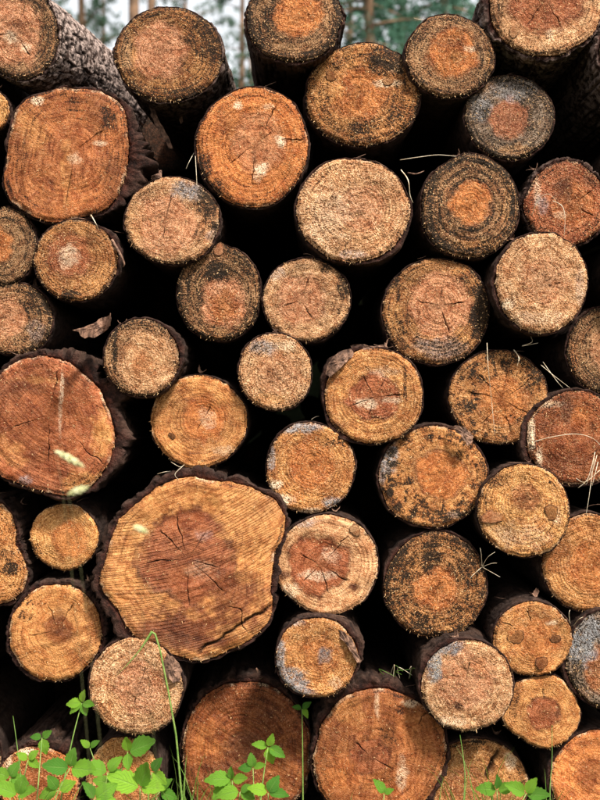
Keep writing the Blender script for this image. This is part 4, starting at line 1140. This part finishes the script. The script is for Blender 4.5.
def litter():
    rg = random.Random(5)
    chips = []
    for q in range(4):
        pts = [(math.cos(a) * (0.010 + 0.006 * rg.random()), math.sin(a) * (0.004 + 0.004 * rg.random())) for a in [2 * math.pi * i / 7 for i in range(7)]]
        chips.append(flake_mesh(pts, 0.0025, 70 + q, 0.6))
    for i in range(NVIS):
        d = LOGS[i]
        for _ in range(2):
            a = R(rg.uniform(52, 128))
            yy = d['y0'] + rg.uniform(0.015, 0.10)
            rr2 = d['ro'] + 0.002
            p = Vector((d['c'].x + math.cos(a) * rr2, yy, d['c'].z + math.sin(a) * rr2 * (d['b'] / math.sqrt(d['a'] * d['b']))))
            if rg.random() < 0.5:
                o = link('bark_chip', rg.choice(chips), M_FLAKE)
                o.location = p
                o.rotation_euler = (rg.uniform(0.6, 2.2), rg.uniform(-.6, .6) - (a - math.pi / 2), rg.uniform(-1, 1))
                o.scale = [rg.uniform(0.6, 1.3)] * 3
                tag(o, 'tiny bark chip lying on top of a log just behind its cut end', 'bark', 'bark chips scattered on the logs')
            else:
                dr = Vector((math.sin(a) * rg.choice((-1, 1)), rg.uniform(-0.5, 0.3), rg.uniform(-.2, .5))).normalized()
                ln = rg.uniform(0.02, 0.05)
                V, F = tube(bez((0, 0, 0), dr * ln * 0.5 + Vector((0, 0, rg.uniform(-.004, .008))), dr * ln, 5), [0.0009, 0.0009, 0.0008, 0.0007, 0.0006, 0.0004], 5)
                o = link('dry_needle', mesh_np('dry_needle', [tuple(v) for v in V], F), M_DRY if rg.random() < 0.4 else M_FLAKE)
                o.location = p
                tag(o, 'fallen dry needle lying on top of a log just behind its cut end', 'needle', 'dry needles scattered on the logs')


litter()


# ------------------------------------------------------------------ plants at the foot of the pile
def leaf_mesh(seed, nseg=12, width=0.62, fold=0.20, droop=0.25):
    """serrated leaflet, unit length along +y, normal roughly +z, base at the origin"""
    rg = random.Random(seed)
    V, A, F = [], [], []
    cols = [-1, -0.55, 0, 0.55, 1]
    for i in range(nseg + 1):
        t = i / nseg
        wv = width * 0.5 * (math.sin(math.pi * t ** 0.78) ** 0.85) * (1.0 if t < 0.97 else 0.6)
        ser = 1 + (0.10 if i % 2 else -0.06)
        for c in cols:
            x = c * wv * (ser if abs(c) == 1 else 1)
            z = fold * abs(x) - droop * t * t * 0.6 + 0.012 * math.sin(9 * t + 2 * c + seed) + rg.uniform(-.006, .006)
            V.append((x, t + (0.03 if abs(c) == 1 and i % 2 else 0), z))
            A.append((abs(c), t, 0, 1))
    m = len(cols)
    for i in range(nseg):
        for j in range(m - 1):
            F.append((i * m + j, i * m + j + 1, (i + 1) * m + j + 1, (i + 1) * m + j))
    return mesh_np('leaflet', V, F, dict(leaf=np.array(A)))


LEAVES = [leaf_mesh(s, width=w_, fold=f_, droop=dr_) for s, w_, f_, dr_ in [(1, .66, .30, .35), (2, .72, .12, .75), (3, .58, .45, .15), (4, .7, .05, .45), (5, .62, .35, -.25), (6, .74, .2, .9)]]


def bramble(base_uvd, clusters, label, lean=0.0):
    """clusters: (u, v, d, [(angle_deg, length_px, pitch)], ) ; stems run from the ground below base"""
    bu, d0 = base_uvd
    bx = (bu - 300) * d0 / FPX
    root = thing('bramble_plant', label, 'plant', (bx, CAM_Y + d0, GZ - 0.005), 'leafy plants at the foot of the pile')
    o0 = Vector(root.location)
    for (u, v, d, lv) in clusters:
        top = unproj(u, v, d)
        mid = Vector((o0.x * 0.75 + top.x * 0.25, (o0.y + top.y) / 2, o0.z * 0.4 + top.z * 0.6))
        P = bez(Vector((0, 0, 0)), mid - o0, top - o0, 12)
        V, F = tube(P, [0.0022 * (1 - 0.5 * i / 12) for i in range(13)], 6)
        link('stem', mesh_np('stem', [tuple(q) for q in V], F), M_STEM, root)
        for (ang, lpx, pitch) in lv:
            lo = link('leaflet', rnd.choice(LEAVES), M_LEAF, root)
            lpx = lpx * (0.82 if u < 180 else 0.95)
            ln = lpx * d / FPX
            a = R(ang)
            # leaf's long axis in the view plane, tipped by pitch towards (+) / away from the camera
            yax = Vector((math.cos(a), -math.sin(R(pitch)), math.sin(a))).normalized()
            nz = Vector((rnd.uniform(-.35, .35), -0.75, 0.75 + rnd.uniform(-.3, .2)))
            xax = yax.cross(nz).normalized()
            zax = xax.cross(yax).normalized()
            mt = Matrix((xax, yax, zax)).transposed().to_4x4()
            petiole = yax * (lpx * 0.10 * d / FPX)
            mt = Matrix.Translation(top - o0 + petiole * 0.6) @ mt @ Matrix.Diagonal((ln, ln, ln, 1))
            lo.matrix_local = mt
    return root


def fan(n, start, span, l, jit=3):
    return [(start + span * i / max(1, n - 1) + rnd.uniform(-8, 8), l * (1.0 if i != n // 2 else 1.12) + rnd.uniform(-jit, jit), rnd.uniform(-5, 35)) for i in range(n)]


bramble((52, 2.72), [(82, 703, 2.80, [(175, 18, 10), (78, 17, 15), (-10, 17, 20), (205, 17, 25), (-62, 15, 30)])], 'slim upright sprig with five small leaflets before the fuzzy pale log')
bramble((95, 2.62), [(128, 752, 2.70, [(95, 20, 10), (22, 40, 15), (-80, 22, 40)]), (108, 772, 2.66, [(150, 30, 20), (60, 22, 10), (-20, 26, 30)])], 'bramble with bright three-part leaf over the tan-gold ground log')
bramble((30, 2.60), [(42, 738, 2.74, [(160, 13, 10), (40, 14, 10), (-70, 18, 30)]), (70, 768, 2.66, [(170, 34, 25), (80, 24, 10), (0, 38, 25)]), (18, 795, 2.58, [(150, 34, 20), (75, 24, 15), (15, 30, 30)])], 'broad dark-green bramble in front of the white-rimmed orange log')
bramble((70, 2.56), [(95, 799, 2.58, [(120, 26, 15), (40, 28, 10), (-5, 30, 25)])], 'low bramble with wide leaves spreading over the broad dark-green one')
bramble((8, 2.70), [(10, 778, 2.78, [(150, 22, 10), (70, 20, 10), (0, 22, 20), (-60, 18, 20)]), (58, 790, 2.74, [(120, 20, 10), (30, 22, 10), (190, 22, 20)]), (28, 760, 2.82, [(140, 15, 10), (50, 16, 10), (-20, 15, 20)])], 'leafy sprig tucked behind the broad dark-green bramble')
bramble((112, 2.74), [(112, 784, 2.76, [(160, 22, 15), (90, 18, 10), (10, 24, 20)]), (160, 792, 2.74, [(140, 20, 15), (50, 22, 10), (-10, 20, 20)]), (90, 748, 2.82, [(130, 14, 10), (40, 15, 10)])], 'small-leaved sprig between the brambles and the tan-gold ground log')
bramble((140, 2.62), [(140, 788, 2.62, [(70, 36, 10), (10, 30, 20), (150, 38, 15)]), (152, 772, 2.68, [(60, 20, 10), (-30, 22, 25)])], 'bramble with pointed leaves right of the bright three-part one')
bramble((255, 2.70), [(268, 747, 2.78, [(165, 17, 15), (70, 15, 10), (-25, 20, 20), (-75, 16, 30)]), (253, 768, 2.74, [(170, 14, 15), (20, 14, 15), (100, 14, 10)])], 'slim sprig with rounded leaflets before the dark umber ground log')
bramble((236, 2.66), [(232, 780, 2.72, [(165, 26, 15), (95, 14, 10), (10, 18, 20), (215, 26, 25)]), (240, 792, 2.68, [(175, 22, 20), (40, 14, 15), (-20, 18, 25)])], 'low bramble with pale young tip before the dark umber ground log')
bramble((272, 2.64), [(268, 793, 2.66, [(150, 20, 15), (60, 18, 10), (0, 22, 20)])], 'small leafy shoot right of the pale-tipped bramble')
bramble((303, 2.985), [(302, 709, 2.96, [(160, 10, 10), (40, 12, 10), (-40, 10, 20)])], 'tiny leaf tuft in the gap under the blue-grey crescent log')
bramble((382, 2.62), [(384, 794, 2.68, [(110, 16, 10), (40, 10, 10)])], 'single small leaf shoot before the big flat-topped ground log')
bramble((500, 2.64), [(497, 790, 2.70, [(165, 20, 20), (90, 16, 10), (15, 20, 20)]), (526, 794, 2.68, [(150, 26, 15), (60, 20, 10), (0, 24, 20)])], 'low bright bramble before the brown log with the gash')


def grass_patch():
    rg = random.Random(11)
    V, F = [], []
    spots = []
    for u, s, nn, h0, h1 in [(188, 26, 80, .14, .33), (160, 20, 40, .12, .27), (490, 16, 46, .16, .36), (470, 24, 30, .12, .30), (330, 40, 40, .06, .17), (552, 10, 16, .14, .28), (60, 70, 90, .06, .20), (250, 40, 50, .05, .18), (400, 60, 60, .05, .15), (575, 30, 30, .05, .16), (300, 260, 260, .04, .14), (22, 12, 12, .2, .34)]:
        for _ in range(nn):
            d = rg.uniform(2.55, 2.93)
            spots.append(((u + rg.gauss(0, s * 0.5)), d, rg.uniform(h0, h1)))
    for (u, d, h) in spots:
        x = (u - 300) * d / FPX
        y = CAM_Y + d
        lean = rg.uniform(-0.35, 0.35) * h * 1.4
        ly = rg.uniform(-0.5, 0.15) * h
        wd = rg.uniform(0.0011, 0.0024)
        a = rg.uniform(0, math.pi)
        cx, cy = math.cos(a) * wd, math.sin(a) * wd
        b0 = len(V)
        nseg = 6
        for i in range(nseg + 1):
            t = i / nseg
            px = x + lean * t ** 2; py = y + ly * t ** 2; pz = GZ - 0.03 + (h + 0.03) * (t - 0.22 * t ** 3)
            ww = (1 - t ** 1.6)
            V.append((px - cx * ww, py - cy * ww, pz)); V.append((px + cx * ww, py + cy * ww, pz))
            if i:
                F.append((b0 + 2 * i - 2, b0 + 2 * i - 1, b0 + 2 * i + 1, b0 + 2 * i))
    g = link('grass', mesh_np('grass', V, F), M_GRASS)
    g['kind'] = 'stuff'
    tag(g, 'thin green grass growing along the foot of the log pile', 'grass')


grass_patch()


def seed_stalk(u_top, v_top, d, ang, lpx, wpx, label, u_base=None, mat=M_SEED, stem_r=0.00035, head=True):
    top = unproj(u_top, v_top, d)
    ub = u_top if u_base is None else u_base
    bx = (ub - 300) * d / FPX
    root = thing('grass_stalk', label, 'grass stalk', (bx, CAM_Y + d, 0.0), 'flowering grass stalks before the pile')
    o0 = Vector(root.location)
    a = R(ang)
    ax = Vector((math.cos(a), 0.1, math.sin(a))).normalized()
    hl = lpx * d / FPX
    start = top - ax * hl * 0.5
    P = bez(Vector((0, 0, 0)), Vector((start.x * 0.3 + 0.7 * o0.x - ax.x * 0.05, start.y, start.z - 0.06)) - o0, start - o0, 14)
    V, F = tube(P, [stem_r * 1.4 * (1 - 0.5 * i / 14) for i in range(15)], 5)
    link('stem', mesh_np('stem', [tuple(q) for q in V], F), M_THIN, root)
    if head:
        V, F = [], []
        rg = random.Random(int(u_top))
        for i in range(26):
            t = i / 25
            c = start - o0 + ax * hl * t
            ph = i * 2.4
            side = Vector((math.cos(ph) * ax.z, math.sin(ph), -math.cos(ph) * ax.x))
            r_ = wpx * d / FPX * 0.5 * math.sin(math.pi * (0.12 + 0.8 * t))
            v2, f2 = tube([c, c + side * r_ * 0.6 + ax * hl * 0.06, c + side * r_ + ax * hl * 0.16], [r_ * 0.25, r_ * 0.45, r_ * 0.08], 5)
            o = len(V)
            V += v2; F += [tuple(q + o for q in f) for f in f2]
        link('seed_head', mesh_np('seed_head', [tuple(q) for q in V], F), mat, root)
    return root


seed_stalk(68, 458, 1.75, -30, 30, 8, 'green-and-cream seed head tilted before the huge bark-rimmed log', 120)
seed_stalk(77, 491, 1.70, 20, 20, 8, 'pale seed head just beneath the tilted green-and-cream one', 140)
seed_stalk(140, 529, 1.70, -25, 15, 7, 'small cream seed head before the largest log\'s left side', 190)


def bent_stalk():
    root = thing('grass_stalk', 'tall green stalk with bent tip rising before the fuzzy pale log', 'grass stalk', unproj(183, 860, 2.62), 'flowering grass stalks before the pile')
    o0 = Vector(root.location)
    o0.z = 0.02
    root.location = o0
    P = [o0] + [unproj(u, v, 2.62) for u, v in [(182, 800), (176, 735), (168, 690), (160, 650), (155, 634), (152, 632), (148, 638), (140, 650), (128, 664), (116, 676)]]
    V, F = tube([p - o0 for p in P], [0.0022, 0.0021, 0.002, 0.0019, 0.0018, 0.0022, 0.0034, 0.003, 0.0014, 0.001, 0.0005], 7)
    link('stem', mesh_np('stem', [tuple(q) for q in V], F), M_STEM, root)
    return root


bent_stalk()
straw([(462, 820, 2.70), (465, 780, 2.74), (463, 755, 2.78), (460, 735, 2.82)], 0.0017, 'tall straight grass blade before the brown log with the gash', M_GRASS, name='tall_grass', cat='grass')
straw([(551, 830, 2.72), (550, 790, 2.76), (552, 760, 2.80), (552, 725, 2.84)], 0.0014, 'lone tall grass blade between the honey log and the slanting-lined ground log', M_GRASS, name='tall_grass', cat='grass')
straw([(24, 830, 2.66), (21, 780, 2.70), (17, 745, 2.74), (13, 716, 2.78)], 0.0015, 'thin tall grass blade left of the purplish bark collar', M_GRASS, name='tall_grass', cat='grass')


# ------------------------------------------------------------------ trees beyond the pile
def needles(P, N, n_per, ln, wd, rg):
    """flat needle blades round the tips P"""
    m = len(P) * n_per
    c = np.repeat(P, n_per, 0)
    ax = np.repeat(N, n_per, 0) + rg.normal(0, 0.75, (m, 3))
    ax /= np.linalg.norm(ax, axis=1, keepdims=True) + 1e-9
    sd = np.cross(ax, rg.normal(0, 1, (m, 3)))
    sd /= np.linalg.norm(sd, axis=1, keepdims=True) + 1e-9
    c = c + rg.normal(0, ln * 0.35, (m, 3))
    l_ = ln * rg.uniform(0.6, 1.2, (m, 1)); w_ = wd * rg.uniform(0.6, 1.2, (m, 1))
    a = c - sd * w_; b = c + sd * w_; t = c + ax * l_
    return np.stack([a, b, t], 1).reshape(-1, 3)


def tree(u, dist, h, r0_, crown0, spread, dens, label, seed, mat, lean=0.0, conical=False, lo=0.0):
    rg = np.random.RandomState(seed)
    x = (u - 300) * dist / FPX
    root = thing('spruce_tree' if conical else 'pine_tree', label, 'tree', (x, CAM_Y + dist, GZ - 0.3), 'forest trees behind the pile')
    nn = 16
    pts = [Vector((lean * t * h + 0.10 * math.sin(3 * t + seed) * t, 0.1 * math.cos(2 * t + seed) * t, t * h)) for t in np.linspace(0, 1, nn)]
    V, F = tube(pts, [r0_ * (1 - 0.85 * t) + 0.012 for t in np.linspace(0, 1, nn)], 9, 0.15, seed)
    link('trunk', mesh_np('trunk', [tuple(q) for q in V], F), M_TRUNK, root)
    bV, bF, tips, dirs = [], [], [], []
    nbr = int(dens)
    for i in range(nbr):
        t = crown0 + (1 - crown0) * ((i + rg.rand()) / nbr) * 0.97
        base = pts[0].lerp(pts[-1], t)
        j = min(nn - 2, int(t * (nn - 1))); base = pts[j].lerp(pts[j + 1], t * (nn - 1) - j)
        a = i * 2.399 + rg.uniform(-.5, .5)
        fr = (t - crown0) / (1 - crown0)
        L_ = spread * ((1 - fr) ** 0.8 * 0.95 + 0.08 if conical else (0.45 + 0.75 * math.sin(math.pi * min(1, 0.15 + fr * 0.85)))) * rg.uniform(0.6, 1.15)
        up = rg.uniform(-0.35, 0.02) if conical else rg.uniform(0.05, 0.6)
        tip = base + Vector((math.cos(a) * L_, math.sin(a) * L_, up * L_))
        mid = base.lerp(tip, 0.5) + Vector((0, 0, (0.10 if conical else -0.08) * L_))
        P = bez(base, mid, tip, 6)
        v2, f2 = tube(P, [max(0.006, r0_ * 0.22 * (1 - q / 6.5)) for q in range(7)], 5)
        o = len(bV); bV += v2; bF += [tuple(q + o for q in f) for f in f2]
        ntw = max(5, int(L_ * (9 if conical else 8)))
        for q in range(ntw):
            s_ = 0.22 + 0.78 * (q + rg.rand()) / ntw if not conical else 0.12 + 0.88 * (q + rg.rand()) / ntw
            jj = min(5, int(s_ * 6)); pb = P[jj].lerp(P[jj + 1], s_ * 6 - jj)
            off = Vector((rg.normal(0, .16), rg.normal(0, .16), rg.normal(0, .10) - (0.12 if conical else -0.05))) * (0.6 + L_ * 0.3)
            tips.append(pb + off)
            dirs.append((tip - base).normalized() * 0.6 + Vector((0, 0, -0.35 if conical else 0.35)) + off.normalized() * 0.5)
    link('branches', mesh_np('branches', [tuple(q) for q in bV], bF), M_TRUNK, root)['kind'] = 'stuff'
    P = np.array([tuple(p) for p in tips]); N = np.array([tuple(p) for p in dirs])
    VV = needles(P, N, 26, 0.17, 0.018, rg)
    link('crown', mesh_np('crown', VV, np.arange(len(VV)).reshape(-1, 3), smooth=False), mat, root)['kind'] = 'stuff'
    return root


tree(82, 30, 15.5, 0.17, 0.66, 1.9, 22, 'slender pine with orange trunk seen past the flaky-barked top log', 1, M_NEED)
tree(106, 38, 17, 0.13, 0.50, 1.0, 16, 'thin dark pine right of the orange-trunked one', 2, M_NEED)
tree(137, 26, 17, 0.20, 0.78, 2.0, 26, 'thick bare pine trunk rising behind the mould-darkened top log', 3, M_NEED)
tree(152, 34, 19, 0.24, 0.75, 2.0, 24, 'grey pine trunk beside the thick bare one', 4, M_NEED)
tree(183, 42, 18, 0.16, 0.66, 1.7, 16, 'distant pine with dark crown above the mould-darkened top log', 5, M_NEED)
tree(239, 24, 14, 0.075, 0.42, 0.75, 30, 'spindly young pine standing in the sky notch between two top logs', 6, M_NEED)
tree(252, 46, 18, 0.15, 0.6, 1.5, 14, 'faraway pine behind the spindly young one', 8, M_NEED)
tree(55, 45, 17, 0.16, 0.68, 1.6, 16, 'faraway pine mostly hidden by the flaky-barked top log', 9, M_NEED)
tree(372, 22, 12.5, 0.16, 0.08, 2.6, 93, 'teal spruce with bushy crown beside the log cut by the top', 21, M_NEED2, conical=True)
tree(405, 27, 15, 0.18, 0.08, 3.0, 99, 'tall teal spruce between its two neighbours above the wide oval log', 22, M_NEED2, conical=True)
tree(445, 24, 13.5, 0.16, 0.08, 2.7, 93, 'dense teal spruce right behind the glowing orange-hearted log', 23, M_NEED2, conical=True)
tree(480, 30, 16, 0.18, 0.08, 3.2, 99, 'teal spruce half hidden by the big tan top log', 24, M_NEED2, conical=True)
tree(348, 34, 18, 0.17, 0.6, 2.0, 34, 'pale-trunked pine rising left of the teal spruces', 25, M_NEED)
tree(560, 28, 15, 0.18, 0.08, 3.0, 86, 'spruce behind the big tan top log', 26, M_NEED2, conical=True)
